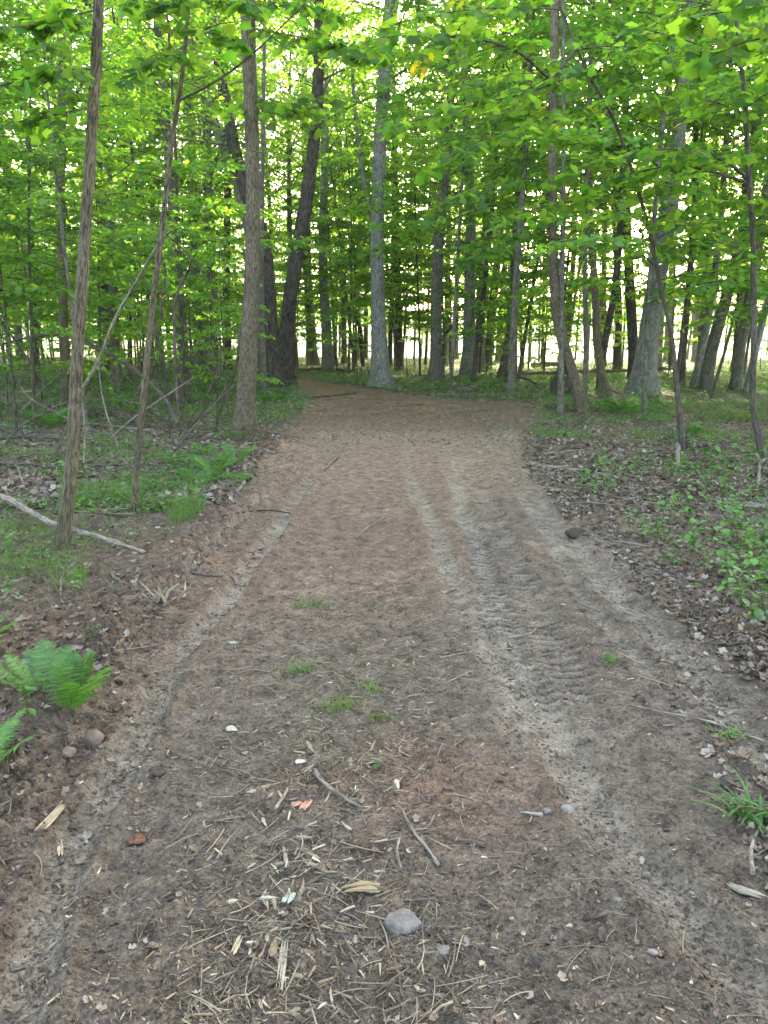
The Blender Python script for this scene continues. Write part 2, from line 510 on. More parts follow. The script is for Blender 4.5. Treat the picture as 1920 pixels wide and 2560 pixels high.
M['field'] = col_mat('meadow_grass', (1, 1, 1), 2.0, 0.3, 0.3, 0.05, 0.95, 0.1, 0.15)

# ------------------------------------------------------------------ ground sheet
ys = [-3.0]
while ys[-1] < 66:
    y = ys[-1]
    ys.append(y + max(0.0105, min(0.9, (0.00062 if y < 9 else .0011) * y * y + 0.003)) if y > 1.0 else y + (0.10 if y < 0.8 else 0.02))
ys = np.array(ys)
NXC = 560
tt = np.linspace(-1, 1, NXC)
tt = 0.72 * tt + 0.28 * tt ** 3
W = 1.9 + 0.74 * np.maximum(ys, 0.5)
GX = tt[None, :] * W[:, None]
GY = np.repeat(ys[:, None], NXC, 1)
H, m, inside, berm, pressed, ruts, treads, mound = ground_data(GX, GY)
red = (.208, .137, .098); redl = (.275, .195, .143); grey = (.165, .130, .100); pale = (.31, .26, .205); litter = (.130, .098, .070); dark = (.058, .042, .030)
def lerp(a, b, f):
    return a + (np.array(b) - a) * f[..., None]
c = np.zeros(GX.shape + (3,)) + np.array(grey)
nlow = fbm(GX, GY, 0.55, 3, 101)
nmid = fbm(GX, GY, 2.4, 4, 111)
fredy = sst(2.2, 6.0, GY + 1.6 * nlow)
side = sst(-0.3, 0.9, -(GX - 0.8 - 0.08 * GY) + 0.7 * nmid)
c = lerp(c, red, np.clip(fredy * (0.35 + 0.65 * side) + 0.25 * nmid, 0, 1) * 0.85)
c = lerp(c, redl, np.clip(sst(0.15, 0.6, nmid) * fredy * 0.7, 0, 1))
spot = np.exp(-(((GX - 0.30) / 0.32) ** 2 + ((GY - 2.55) / 0.30) ** 2)) + .7 * np.exp(-(((GX + 0.25) / 0.18) ** 2 + ((GY - 2.55) / 0.12) ** 2))
c = lerp(c, (.30, .155, .10), np.clip(spot * (0.55 + 0.5 * nmid), 0, 1) * 0.8)
c = lerp(c, (.178, .128, .094), np.clip(berm * 1.0 + sst(0.0, 0.12, X(RUT_L, GY) - GX - 0.09) * sst(-.6, -.1, m), 0, 1) * 0.85 * (1 - .5 * sst(5, 9, GY)))
c = lerp(c, (.115, .095, .080), sst(0.2, 1.6, GX - 0.6) * (1 - sst(3, 5.5, GY)) * 0.6)
c = lerp(c, (.24, .212, .175), sst(.9, 1.8, GX - .05 * GY) * (1 - sst(5.5, 8, GY)) * np.clip(.35 + .9 * nmid, 0, 1) * .6)
for r_, a_ in zip(ruts, (1.05, 0.75, 0.4, 0.85, 0.8, .7, .45)):
    c = lerp(c, pale, np.clip(r_[1] * (0.85 + 0.5 * nmid), 0, 1) * min(a_ * 0.9, .95))
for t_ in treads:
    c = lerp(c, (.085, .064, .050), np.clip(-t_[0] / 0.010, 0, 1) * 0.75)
c = lerp(c, (.30, .200, .140), sst(6.5, 10, GY) * (1 - sst(12, 15, GY)) * sst(-.2, .2, m) * 0.55)
c = lerp(c, (.185, .105, .068), sst(12.5, 16, GY) * sst(-.2, .2, m) * np.clip(.65 + .6 * nmid, 0, 1))
off = 1 - sst(-0.35, 0.05, m + 0.18 * nmid)
c = lerp(c, litter, off * 0.92)
c = lerp(c, (.20, .125, .08), off * sst(0.1, 0.5, fbm(GX, GY, 1.1, 3, 121)) * 0.45)
gcov = sst(-0.1, 0.35, fbm(GX, GY, 0.5, 3, 131) + 0.8 * (sst(14, 22, GY) - 0.45))
c = lerp(c, (.06, .085, .028), off * gcov * 0.75)
fine = fbm(GX, GY, 38, 3, 141, 0.7)
c = c * (1 + 0.32 * fine * (1 - .5 * pressed))[..., None]
c = lerp(c, dark, np.clip(sst(0.25, 0.6, fbm(GX, GY, 17, 3, 151, 0.6)), 0, 1) * (1 - pressed) * 0.22)
c = np.clip(c, 0.01, 1)
edge = 1 - sst(0.90, 1.0, np.abs(GX) / W[:, None])
H = H * edge + (1 - edge) * 0.0
nr, ncl = GX.shape
i = np.arange(nr - 1)[:, None] * ncl + np.arange(ncl - 1)[None]
quads = np.stack([i, i + 1, i + ncl + 1, i + ncl], -1).reshape(-1, 4)
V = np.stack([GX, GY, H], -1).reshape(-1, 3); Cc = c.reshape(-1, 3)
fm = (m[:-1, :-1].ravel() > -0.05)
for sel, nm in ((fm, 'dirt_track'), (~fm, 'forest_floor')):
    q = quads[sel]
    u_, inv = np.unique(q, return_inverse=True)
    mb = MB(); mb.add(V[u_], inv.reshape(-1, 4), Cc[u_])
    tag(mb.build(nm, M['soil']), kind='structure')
# meadow beyond and under everything, to the horizon
gx = np.concatenate([-np.geomspace(5, 2500, 40)[::-1], [0], np.geomspace(5, 2500, 40)])
gy = np.concatenate([[-2500, -900, -300, -100, -40, -15, -5], np.linspace(0, 100, 41), np.geomspace(104, 4000, 40)])
A_, B_ = np.meshgrid(gx, gy)
nz = fbm(A_, B_, 0.03, 3, 7)
hz = -0.16 + 0.5 * sst(70, 160, B_) * nz
cc = np.array((.065, .10, .020)) * (1 + 0.3 * nz[..., None]) + np.array((.05, .03, 0.0)) * sst(-.2, .5, nz)[..., None]
mb = MB(); nx_ = len(gx)
i = np.arange(len(gy) - 1)[:, None] * nx_ + np.arange(nx_ - 1)[None]
mb.add(np.stack([A_, B_, hz], -1).reshape(-1, 3), np.stack([i, i + 1, i + nx_ + 1, i + nx_], -1).reshape(-1, 4), cc.reshape(-1, 3))
tag(mb.build('meadow', M['field']), kind='structure')

# ------------------------------------------------------------------ foliage generators
def leaf_cols(n, r=rng, yel=0.04):
    k = r.uniform(0.72, 1.28, n)[:, None] * np.ones((1, 3))
    w = r.normal(0, 0.13, n)
    k[:, 0] *= 1 + w; k[:, 2] *= 1 - 0.4 * w
    y = r.random(n) < yel
    k[y] *= np.array([1.9, 1.25, 1.0])
    return k

def leafy(path, twig_len, n_twig, per, leaf, r, t0=0.18, droop=0.20, flatn=0.52):
    """leaf frames and twig lines along one branch"""
    path = np.asarray(path, float)
    d = np.concatenate([[0], np.cumsum(np.linalg.norm(np.diff(path, axis=0), axis=1))])
    t = np.sort(r.uniform(t0, 1.0, n_twig)); t[-1] = 1.0
    s = t * d[-1]
    Pb = np.stack([np.interp(s, d, path[:, k]) for k in range(3)], 1)
    Tg = norm(np.stack([np.interp(s, d, np.gradient(path, axis=0)[:, k]) for k in range(3)], 1))
    up = np.array([0, 0, 1.0])
    side = norm(np.cross(Tg, up))
    sg = np.where(np.arange(n_twig) % 2 == 0, 1.0, -1.0)[:, None]
    D = norm(Tg * r.uniform(.35, .9, (n_twig, 1)) + side * sg * r.uniform(.5, 1.0, (n_twig, 1)) + up * r.normal(.05, .16, (n_twig, 1)))
    D[-1] = Tg[-1]
    Ln = twig_len * (1.05 - 0.6 * t) * r.uniform(.6, 1.25, n_twig)
    q = np.linspace(.15, 1.0, per)[None, :] + r.uniform(-.04, .04, (n_twig, per))
    Pl = Pb[:, None] + D[:, None] * (Ln[:, None] * q)[..., None]
    Pl[..., 2] -= droop * Ln[:, None] * q ** 2
    sd2 = norm(np.cross(D, up))
    ls = np.where(np.arange(per) % 2 == 0, 1.0, -1.0)[None, :, None]
    Xl = D[:, None] * r.uniform(.2, .9, (n_twig, per, 1)) + sd2[:, None] * ls * r.uniform(.5, 1.1, (n_twig, per, 1)) + np.array([0, 0, 1.0]) * r.normal(-.22, .22, (n_twig, per, 1))
    Zl = np.array([0, 0, 1.0]) + r.normal(0, flatn, (n_twig, per, 3))
    S = leaf * r.uniform(.65, 1.25, n_twig * per)
    Xl = norm(Xl.reshape(-1, 3))
    Pl = Pl.reshape(-1, 3) + Xl * leaf * 0.25
    tw = []
    for k in range(n_twig):
        e = Pb[k] + D[k] * Ln[k]; mid = Pb[k] + D[k] * Ln[k] * .5
        mid = mid.copy(); e = e.copy(); mid[2] -= droop * Ln[k] * .25; e[2] -= droop * Ln[k]
        tw.append(np.array([Pb[k], mid, e]))
    return Pl, Xl, Zl.reshape(-1, 3), S, tw

def branch_path(base, az, L, rise, sag, r, n=6):
    t = np.linspace(0, 1, n)
    d = np.array([math.sin(az), math.cos(az), 0])
    sd_ = np.array([math.cos(az), -math.sin(az), 0])
    P = base + d * (L * t)[:, None]
    P[:, 2] += L * (rise * t - sag * t ** 2)
    P += sd_ * (r.normal(0, .06) * L * np.sin(t * 3))[:, None]
    return P

def crown_proto(name, h0, h1, rad, nb, twigs, per, leaf, seed, tmpl, rise=.35, sag=.3, trunk_r=.04, top=None, shape='round', twig_len=.6, twigs_vis=True, kind_bark='stem', yel=0.03):
    """returns (crown mesh, branch mesh) round a vertical axis starting at the origin"""
    r = np.random.default_rng(seed)
    lm, bm_ = MB(), MB()
    for k in range(nb):
        f = (k + r.random()) / nb
        z = h0 + (h1 - h0) * f
        if shape == 'round': L = rad * (math.sin(math.pi * (0.12 + 0.80 * f)) ** .7) * r.uniform(.6, 1.15)
        else: L = rad * (1.05 - .75 * f) * r.uniform(.6, 1.15)
        az = k * 2.4 + r.normal(0, .35)
        P = branch_path(np.array([0, 0, z]), az, L, rise + .7 * f * f, sag, r)
        br = max(.006, trunk_r * .35 * (L / rad))
        tube(bm_, P, np.linspace(br, .003, len(P)), 4, cap=False)
        nt_ = max(5, int(twigs * L / rad))
        Pl, Xl, Zl, S, tw = leafy(P, twig_len, nt_, per, leaf, r)
        scatter(lm, *tmpl, Pl, Xl, Zl, S, leaf_cols(len(Pl), r, yel))
        if twigs_vis:
            for q in tw: tube(bm_, q, [.0035, .0028, .0015], 3, cap=False)
    return lm.mesh(name + '_leaves', M['leaf'], False), bm_.mesh(name + '_branches', M[kind_bark], True, True)

BIG = [crown_proto('canopy', 7.0, 19 + k, 4.5, 50, 21, 13, .15, 100 + k, LEAF4, rise=.55, sag=.25, trunk_r=.15, twig_len=1.25, twigs_vis=False, kind_bark='bark_mid') for k in range(4)]
MID = [crown_proto('understory', 1.6 + .4 * k, 8.8 + .5 * k, 2.7, 40, 25, 11, .125, 200 + k, LEAF4, rise=.30, sag=.28, twig_len=.75, shape='cone') for k in range(5)]
SML = [crown_proto('sapling', .7 + .2 * k, 3.6 + .4 * k, 1.3, 16, 11, 8, .10, 300 + k, LEAF6, rise=.32, sag=.30, twig_len=.42, trunk_r=.02, shape='cone') for k in range(4)]

def stem_mesh(name, h, r0, seed, mat, lean=.3, sides=9):
    r = np.random.default_rng(seed)
    n = 14; t = np.linspace(0, 1, n)
    P = np.stack([lean * np.sin(t * 2.2 + seed) * t * r.uniform(.4, 1), lean * np.cos(t * 1.7 + seed) * t * .5, t * h], 1)
    P -= P[0]; P[0, 2] = -0.15
    rr = r0 * (1 - .75 * t)
    mb = MB(); bark_trunk(mb, *resample(P, rr, max(.25, h / 28))[:2], sides, seed, .05, .6)
    return mb.mesh(name, mat, True, True)
BIG_T = [stem_mesh('tall_trunk', 18, .19, 11 + k, M[('bark_mid', 'bark_grey', 'bark_brown', 'bark_dark')[k]], .9, 12) for k in range(4)]
MID_T = [stem_mesh('pole_trunk', 8.5, .050, 21 + k, M[('bark_mid', 'stem')[k % 2]], .5, 8) for k in range(4)]
SML_T = [stem_mesh('sapling_trunk', 3.8, .020, 31 + k, M['stem'], .25, 6) for k in range(3)]

# ------------------------------------------------------------------ trees read off the photograph
LAND = []     # (u, v, phrase) landmarks for labelling
TREE = {}
def tree(key, pts, label, bark, cat='tree', name='forest_tree', top=17.0, crown=None, sides=16, fine=False, flare=.7, land=None, lean=0.0, rough=.06, mat=None):
    """pts: (u, v, width) from the base up, in pixels; the stem stands in the plane of its base and goes on above the frame"""
    b = ground_at(pts[0][0], pts[0][1])
    Y = b[1]
    P, Rr = [], []
    for k, p in enumerate(pts):
        yy = Y + lean * k
        q = at(p[0], p[1], yy) if k else b.copy()
        P.append(q); Rr.append(p[2] / 2 / F * proj(q)[2])
    P[0][2] -= 0.0
    P = np.array(P); Rr = np.array(Rr)
    P = np.concatenate([P[:1] - [0, 0, .15], P]); Rr = np.concatenate([Rr[:1] * 1.05, Rr])
    d = P[-1] - P[-2]; d = d / np.linalg.norm(d); d = norm(d * .6 + np.array([0, 0, .6]))
    hgap = top - P[-1][2]
    if hgap > 1:
        e1 = P[-1] + d * hgap * .5 / max(d[2], .4); e2 = e1 + np.array([d[0] * .3, 0, 1]) * hgap * .5
        P = np.concatenate([P, [e1, e2]]); Rr = np.concatenate([Rr, [Rr[-1] * .62, Rr[-1] * .22]])
    root = empty(name, tuple(b))
    tag(root, label, cat)
    mb = MB()
    step = .05 if fine else max(.12, Rr.mean() * 1.3)
    bark_trunk(mb, *resample(P, Rr, step)[:2], sides, abs(hash(key)) % 50 if False else (sum(map(ord, key)) % 50), rough, flare, fine)
    mb.build('trunk', M[bark], root, True, True)
    if crown is not None:
        kind, idx, off, s = crown
        arr = {'big': BIG, 'mid': MID, 'sml': SML}[kind]
        zc = {'big': 12.0, 'mid': 5.5, 'sml': 2.5}[kind] * s
        j = int(np.argmin(np.abs(P[:, 2] - zc)))
        x0 = np.interp(zc, P[:, 2], P[:, 0]); y0 = np.interp(zc, P[:, 2], P[:, 1])
        for nm, me in (('crown', arr[idx % len(arr)][0]), ('branches', arr[idx % len(arr)][1])):
            o = link(nm, me, root, (x0 - b[0], y0 - b[1], off))
            o.scale = (s, s, s); o.rotation_euler = (0, 0, idx * 1.3)
            if nm == 'branches': tag(o, kind='stuff')
    if land: LAND.append((pts[0][0], pts[0][1], land))
    TREE[key] = dict(root=root, P=P, base=b)
    return root

T = tree
# near left
T('thinleft', [(128, 1192, 34), (142, 1110, 28), (155, 1040, 27), (163, 830, 26), (175, 640, 25), (190, 420, 24), (207, 150, 22), (215, 0, 22), (219, -160, 20)],
  'slim grey-brown leaning trunk standing nearest the camera beside the fallen bough', 'bark_brown', top=9, sides=26, fine=True, flare=.5, land='the nearest slim trunk', rough=.07)
T('brownpole', [(143, 884, 23), (141, 800, 20), (135, 640, 19), (131, 420, 18), (133, 200, 17), (135, 0, 16)],
  'straight dark brown pole trunk just behind the nearest slim trunk', 'bark_brown', top=14, crown=('big', 1, 0, .75), sides=16, land='the straight brown pole')
T('wandleft', [(75, 917, 8), (72, 850, 7), (68, 720, 7), (62, 500, 6), (64, 300, 5), (66, 180, 4)],
  'wispy thin stem left of the straight brown pole', 'stem', name='sapling', top=6.5, sides=7, crown=('mid', 2, .3, .72), flare=.3, land='the wispy thin stem')
T('darkleft', [(232, 806, 36), (228, 760, 30), (224, 640, 28), (222, 400, 24), (218, 240, 22), (200, 100, 15), (190, 0, 14)],
  'thick dark trunk standing in shade behind the fallen sapling tangle', 'bark_dark', top=17, crown=('big', 0, 0, .95), land='the shaded dark trunk')
T('leanstem', [(287, 1110, 17), (295, 1024, 14), (302, 934, 14), (317, 784, 14), (332, 634, 13), (350, 500, 12), (370, 300, 11), (390, 200, 10), (402, 90, 9), (410, -20, 8)],
  'slender stem leaning right between the two nearer left trunks', 'bark_brown', name='sapling', top=7.5, sides=16, fine=True, flare=.4, land='the slender leaning stem', rough=.05)
T('main', [(523, 945, 56), (528, 900, 44), (533, 830, 40), (541, 700, 37), (547, 560, 34), (547, 420, 31), (541, 200, 31), (534, 0, 32), (530, -150, 30)],
  'stout brown-grey trunk with fine furrows beside the left edge of the track', 'bark_brown', top=15, sides=40, fine=True, flare=.35, land='the stout roadside trunk', rough=.04)
T('twin', [(597, 836, 40), (588, 760, 32), (583, 680, 30), (577, 560, 28), (562, 480, 28), (532, 420, 30), (516, 360, 27), (498, 280, 25), (478, 170, 23), (455, 20, 21)],
  'dark rough trunk that bends left high up, behind the stout roadside trunk', 'bark_dark', top=17, sides=24, fine=True, crown=('big', 2, 0, .8), land='the bent dark trunk', rough=.12)
T('leandark', [(612, 833, 42), (614, 770, 34), (625, 650, 31), (645, 530, 29), (664, 420, 27), (680, 300, 26), (688, 200, 24), (690, 40, 22)],
  'dark scaly-barked tree leaning right where the track turns', 'bark_dark', top=17, sides=24, fine=True, crown=('big', 3, 0, .9), land='the dark leaning tree', rough=.14)
T('greyfork', [(560, 815, 20), (556, 700, 18), (550, 560, 18), (520, 420, 22), (480, 310, 22), (450, 230, 22), (425, 150, 20), (408, 30, 18)],
  'pale grey forked trunk crossing left above the bent dark trunk', 'bark_grey', top=17, crown=('big', 1, 0, .8), land='the pale forked trunk')
T('slimtwin', [(570, 846, 15), (568, 760, 13), (564, 600, 12), (566, 420, 10), (569, 250, 9), (572, 0, 8)],
  'slim dark stem tight against the right side of the stout roadside trunk', 'bark_mid', top=13, sides=10, land='the slim dark stem')
T('bg_a', [(430, 798, 24), (427, 700, 21), (420, 560, 20), (413, 300, 18), (408, 60, 16)], 'grey trunk left of the pale lichen trunk, beyond the bushes', 'bark_grey', crown=('big', 2, 0, .95), land='the far grey trunk')
T('bg_b', [(463, 803, 26), (459, 720, 23), (456, 600, 20), (448, 350, 18), (444, 200, 16)], 'pale trunk with blue-green lichen beyond the bushes', 'bark_grey', crown=('big', 0, 0, .9), land='the pale lichen trunk')
T('bg_c', [(492, 799, 19), (488, 640, 17), (492, 450, 15), (490, 200, 13)], 'dark slim trunk between the pale lichen trunk and the stout roadside trunk', 'bark_dark', crown=('big', 3, 0, .85))
T('mid_a', [(676, 788, 24), (671, 700, 20), (663, 570, 18), (658, 300, 15), (655, 0, 13)], 'grey-brown trunk on the grassy bank left of the centre tree', 'bark_mid', crown=('big', 1, 0, .95), land='the grassy bank trunk')
T('mid_b', [(710, 802, 26), (704, 700, 22), (696, 560, 20), (701, 400, 17), (703, 230, 15)], 'pale straight trunk with dark foot between grassy bank and centre tree', 'bark_grey', crown=('big', 0, 0, .85), land='the pale straight trunk')
T('centre', [(824, 834, 52), (822, 800, 38), (818, 700, 31), (815, 600, 29), (815, 450, 28), (822, 300, 29), (832, 150, 30), (845, 10, 30)],
  'large pale grey tree in the middle, its roots spread beside the track', 'bark_grey', top=19, sides=30, fine=True, crown=('big', 2, 1, .9), land='the large centre tree', flare=.6, rough=.06)
T('deadlean', [(812, 560, 10), (803, 470, 10), (788, 420, 9), (776, 330, 8), (767, 240, 7), (760, 130, 6)], 'thin bare stem', 'bark_grey') if False else None
T('c_a', [(863, 800, 17), (860, 640, 15), (858, 534, 14), (852, 300, 11), (850, 100, 9)], 'dark thin trunk just right of the large centre tree', 'bark_dark', crown=('mid', 1, 2, 1.3))
T('c_b', [(842, 790, 10), (846, 650, 9), (850, 520, 9), (848, 350, 8)], 'whip-thin dark stem tucked behind the large centre tree', 'bark_dark', crown=('mid', 3, 1, 1.2), top=12)
T('snag', [(944, 824, 32), (942, 740, 25), (942, 640, 24), (950, 484, 23), (962, 380, 20), (975, 190, 17), (985, 0, 15)],
  'weathered brown-grey trunk with peeling bark right of the large centre tree', 'bark_mid', crown=('big', 1, 0, .85), sides=22, fine=True, land='the peeling trunk', rough=.10)
T('c_c', [(967, 786, 10), (966, 640, 9), (968, 484, 8), (972, 250, 7)], 'straight thin dark stem just right of the peeling trunk', 'bark_dark', crown=('mid', 0, 2, 1.2), top=12)
T('pair_l', [(1010, 814, 32), (1013, 740, 26), (1015, 600, 24), (1018, 500, 23), (1012, 350, 20), (1004, 175, 18)],
  'broad grey trunk, left one of the close pair beyond the track end', 'bark_grey', crown=('big', 3, 0, .9), sides=20, fine=True, land='the close grey pair', rough=.08)
T('pair_r', [(1034, 802, 26), (1038, 700, 21), (1049, 500, 19), (1062, 350, 17), (1080, 180, 15)], 'grey trunk leaning slightly right, right one of the close pair', 'bark_grey', crown=('big', 2, 0, .9))
T('brownlean', [(1052, 800, 20), (1060, 700, 18), (1079, 514, 16), (1095, 350, 14), (1110, 150, 12)], 'brown trunk leaning right just past the close grey pair', 'bark_brown', crown=('big', 0, 0, .8))
T('d_a', [(1088, 820, 28), (1100, 740, 21), (1108, 650, 19), (1117, 484, 18), (1128, 300, 16), (1140, 50, 14)], 'dark-footed trunk left of the smooth straight pole', 'bark_mid', crown=('big', 1, 0, .85))
T('d_b', [(1103, 857, 17), (1107, 760, 15), (1113, 620, 14), (1124, 484, 13), (1138, 300, 11), (1150, 80, 10)],
  'smooth straight pole at the far right corner of the track', 'bark_mid', crown=('mid', 4, 2, 1.35), sides=14, land='the smooth straight pole')
T('d_c', [(1120, 822, 9), (1140, 690, 8), (1170, 514, 7), (1190, 380, 6)], 'thin stem slanting right from behind the smooth straight pole', 'stem', crown=('mid', 1, 1, 1.0), top=10, flare=.3)
T('curved', [(1264, 890, 29), (1243, 825, 26), (1219, 759, 25), (1203, 690, 24), (1197, 620, 23), (1192, 500, 21), (1194, 300, 20), (1197, 100, 20), (1200, -20, 19)],
  'curved trunk bowing left at the right side of the track end', 'bark_brown', top=15, sides=30, fine=True, crown=None, land='the curved trunk', flare=.3, rough=.06)
T('besidecurve', [(1211, 891, 15), (1213, 760, 12), (1214, 600, 11), (1216, 484, 11), (1218, 250, 9), (1216, 50, 8)],
  'thin upright stem standing just left of the foot of the curved trunk', 'bark_mid', top=11, sides=12, land=None, flare=.3)
T('e_a', [(1262, 868, 13), (1268, 780, 12), (1264, 650, 11), (1262, 520, 10), (1270, 350, 10), (1275, 120, 9)], 'slim stem rising right behind the foot of the curved trunk', 'bark_mid', crown=('mid', 2, 2, 1.3), sides=10)
T('wavy', [(1312, 862, 28), (1304, 820, 18), (1285, 749, 17), (1289, 659, 16), (1283, 580, 15), (1274, 484, 14), (1272, 350, 12), (1276, 120, 11)],
  'wavy trunk swaying left and right beside the big fern', 'bark_brown', sides=20, fine=True, crown=('big', 3, 0, .7), land='the wavy trunk')
T('wavyfork', [(1296, 842, 17), (1296, 784, 15), (1319, 684, 15), (1339, 544, 14), (1344, 380, 12), (1350, 200, 11)], 'darker stem leaning right out of the foot of the wavy trunk', 'bark_dark', crown=('mid', 0, 2, 1.2), sides=12)
T('dark_mid', [(1370, 818, 26), (1368, 740, 22), (1360, 609, 20), (1350, 400, 17), (1352, 200, 15), (1353, 0, 14)], 'dark straight trunk left of the broad buttressed tree', 'bark_dark', crown=('big', 1, 0, .85))
T('buttress', [(1388, 852, 66), (1392, 800, 48), (1400, 734, 43), (1417, 620, 40), (1440, 480, 36), (1462, 330, 32), (1476, 180, 28), (1489, 0, 26)],
  'broad grey mossy-footed tree leaning right, thickest trunk on this side', 'bark_grey', top=19, sides=34, fine=True, crown=('big', 2, 0, .95), land='the broad mossy tree', flare=.45, rough=.06)
T('arch', [(1475, 975, 14), (1462, 834, 11), (1449, 709, 10), (1424, 609, 9), (1404, 499, 9), (1364, 360, 8), (1324, 250, 7), (1264, 150, 6), (1209, 10, 5)],
  'slender sapling arching far left, its foot beside the short pale stick', 'stem', name='sapling', top=5.0, sides=12, flare=.35, land='the arching sapling', lean=-.14)
T('rightsap', [(1650, 990, 17), (1624, 884, 13), (1629, 734, 13), (1627, 509, 12), (1617, 375, 11), (1609, 200, 10), (1594, 90, 9), (1588, 0, 8)],
  'dark crooked sapling nearest the right edge, leafy branches arching left', 'stem', name='sapling', top=6.2, sides=14, fine=True, flare=.3, land='the crooked right sapling', lean=-.05)
T('f_a', [(1522, 842, 30), (1530, 780, 25), (1552, 700, 25), (1579, 609, 24), (1609, 484, 22), (1630, 300, 18), (1650, 100, 15)], 'brown-grey trunk slanting right at the left end of the leaning row', 'bark_mid', crown=('big', 0, 0, .9), sides=20, fine=True, land='the leaning row')
T('f_b', [(1500, 836, 20), (1515, 760, 17), (1530, 690, 17), (1545, 600, 15), (1560, 450, 13), (1575, 200, 11)], 'grey trunk slanting right behind the leaning row', 'bark_grey', crown=('big', 2, 0, .8))
T('f_c', [(1588, 842, 25), (1595, 760, 22), (1612, 680, 21), (1629, 600, 20), (1650, 450, 17)], 'mid-brown trunk second in the leaning row', 'bark_mid', crown=('big', 3, 0, .85))
T('f_d', [(1612, 846, 16), (1630, 760, 14), (1655, 670, 13), (1690, 520, 12)], 'thin pale trunk at the right end of the leaning row', 'bark_grey', crown=('mid', 1, 2, 1.3))
T('f_e', [(1470, 832, 17), (1476, 740, 15), (1489, 620, 14), (1500, 450, 12), (1505, 200, 10)], 'dark upright trunk between the broad mossy tree and the leaning row', 'bark_dark', crown=('big', 1, 0, .8))
T('f_f', [(1501, 782, 16), (1508, 640, 14), (1514, 484, 13), (1520, 250, 11)], 'far straight trunk half hidden behind the leaning row', 'bark_mid', crown=('big', 0, 0, .9))
T('f_g', [(1534, 860, 8), (1560, 780, 7), (1600, 630, 6), (1615, 520, 5)], 'thin whip crossing in front of the leaning row', 'stem', name='sapling', top=6.5, sides=7, flare=.2)
T('g_a', [(1212, 800, 15), (1225, 700, 13), (1240, 560, 12), (1245, 300, 10)], 'distant brown trunk seen between the curved trunk and its thin neighbour', 'bark_mid', crown=('big', 1, 0, .9))
T('g_b', [(1332, 800, 17), (1338, 700, 15), (1330, 500, 14), (1325, 250, 12)], 'distant dark trunk right of the wavy trunk', 'bark_dark', crown=('big', 2, 0, .9))
T('g_c', [(1440, 786, 16), (1448, 640, 14), (1456, 500, 13)], 'distant trunk showing past the right side of the broad mossy tree', 'bark_mid', crown=('big', 3, 0, .9))

# ------------------------------------------------------------------ leafy branches of the near saplings, leaf by leaf
lf_meshes = []
for k in range(4):
    mb = MB(); tm = MAPLE[0].copy(); tm[:, 2] *= (0.6 + .6 * k); tm[:, 1] *= (1.0 + .08 * k)
    mb.add(tm, MAPLE[1], leaf_cols(1, np.random.default_rng(k)))
    lf_meshes.append(mb.mesh('maple_leaf', M['leaf_near'], True))
from mathutils import Matrix
def place_leaves(root, Pl, Xl, Zl, S, cap=300, r=rng):
    Xd = norm(Xl); Yd = norm(np.cross(Zl, Xd)); Zd = np.cross(Xd, Yd)
    org = np.array(root.location)
    pr = np.array([proj(p) for p in Pl])
    vis = (pr[:, 0] > -20) & (pr[:, 0] < 1680) & (pr[:, 1] > -20)
    score = np.where(vis, S / pr[:, 2], 0)
    o_ = np.argsort(-score)
    one = o_[:cap]; one = one[score[one] > 0]; rest = np.setdiff1d(np.arange(len(Pl)), one)
    for i_ in one:
        o = link('leaf', lf_meshes[i_ % 4], root)
        a, b, c_ = Xd[i_] * S[i_], Yd[i_] * S[i_], Zd[i_] * S[i_]; p = Pl[i_] - org
        o.matrix_local = Matrix(((a[0], b[0], c_[0], p[0]), (a[1], b[1], c_[1], p[1]), (a[2], b[2], c_[2], p[2]), (0, 0, 0, 1)))
    if len(rest):
        mb = MB(); scatter(mb, *MAPLE, Pl[rest], Xl[rest], Zl[rest], S[rest], leaf_cols(len(rest), r))
        tag(mb.build('crown', M['leaf_near'], root, True), kind='stuff')

def sprays(key, specs, leaf=.10, seed=1, twig_len=.5, cap=300):
    """specs: list of (points (u, v, Y), radius, twigs, leaves per twig)"""
    r = np.random.default_rng(seed)
    root = TREE[key]['root']
    acc = [[], [], [], []]
    for pts, rad, ntw, per in specs:
        P = np.array([at(*p) for p in pts])
        Q, rr, _ = resample(P, np.linspace(rad, .003, len(P)), .10)
        mb = MB(); tube(mb, Q, rr, 6, cap=False)
        if ntw:
            Pl, Xl, Zl, S, tw = leafy(Q, twig_len, ntw, per, leaf, r, .15)
            for q in tw: tube(mb, q, [.005, .004, .002], 4, cap=False)
            for a, b in zip(acc, (Pl, Xl, Zl, S)): a.append(b)
        mb.build('branch', M['stem'], root, True, True)
    if acc[0]:
        place_leaves(root, *[np.concatenate(a) for a in acc], cap=cap, r=r)

YA = 10.4
sprays('rightsap', [
    ([(1613, 385, 10.3), (1570, 345, 9.8), (1480, 316, 9.2), (1380, 330, 8.7), (1250, 366, 8.2)], .024, 16, 9),
    ([(1612, 395, 10.3), (1500, 356, 9.9), (1400, 362, 9.5), (1290, 400, 9.1)], .020, 14, 9),
    ([(1598, 145, 10.1), (1545, 110, 9.3), (1480, 85, 8.6), (1380, 60, 8.0)], .014, 14, 9),
    ([(1600, 100, 10.1), (1659, 70, 9.6), (1730, 60, 9)], .012, 12, 8),
    ([(1605, 240, 10.1), (1650, 200, 9.5), (1730, 180, 9)], .012, 12, 8),
    ([(1627, 480, 10.3), (1670, 450, 9.8), (1740, 460, 9.3)], .010, 10, 8),
    ([(1627, 560, 10.3), (1570, 520, 9.9), (1490, 530, 9.6)], .010, 10, 8),
    ([(1610, 250, 10.2), (1540, 215, 9.4), (1450, 210, 8.8)], .010, 12, 9),
    ([(1590, 30, 10.1), (1500, 0, 9.3), (1400, 0, 8.6)], .010, 10, 8)], .108, 5, .62)
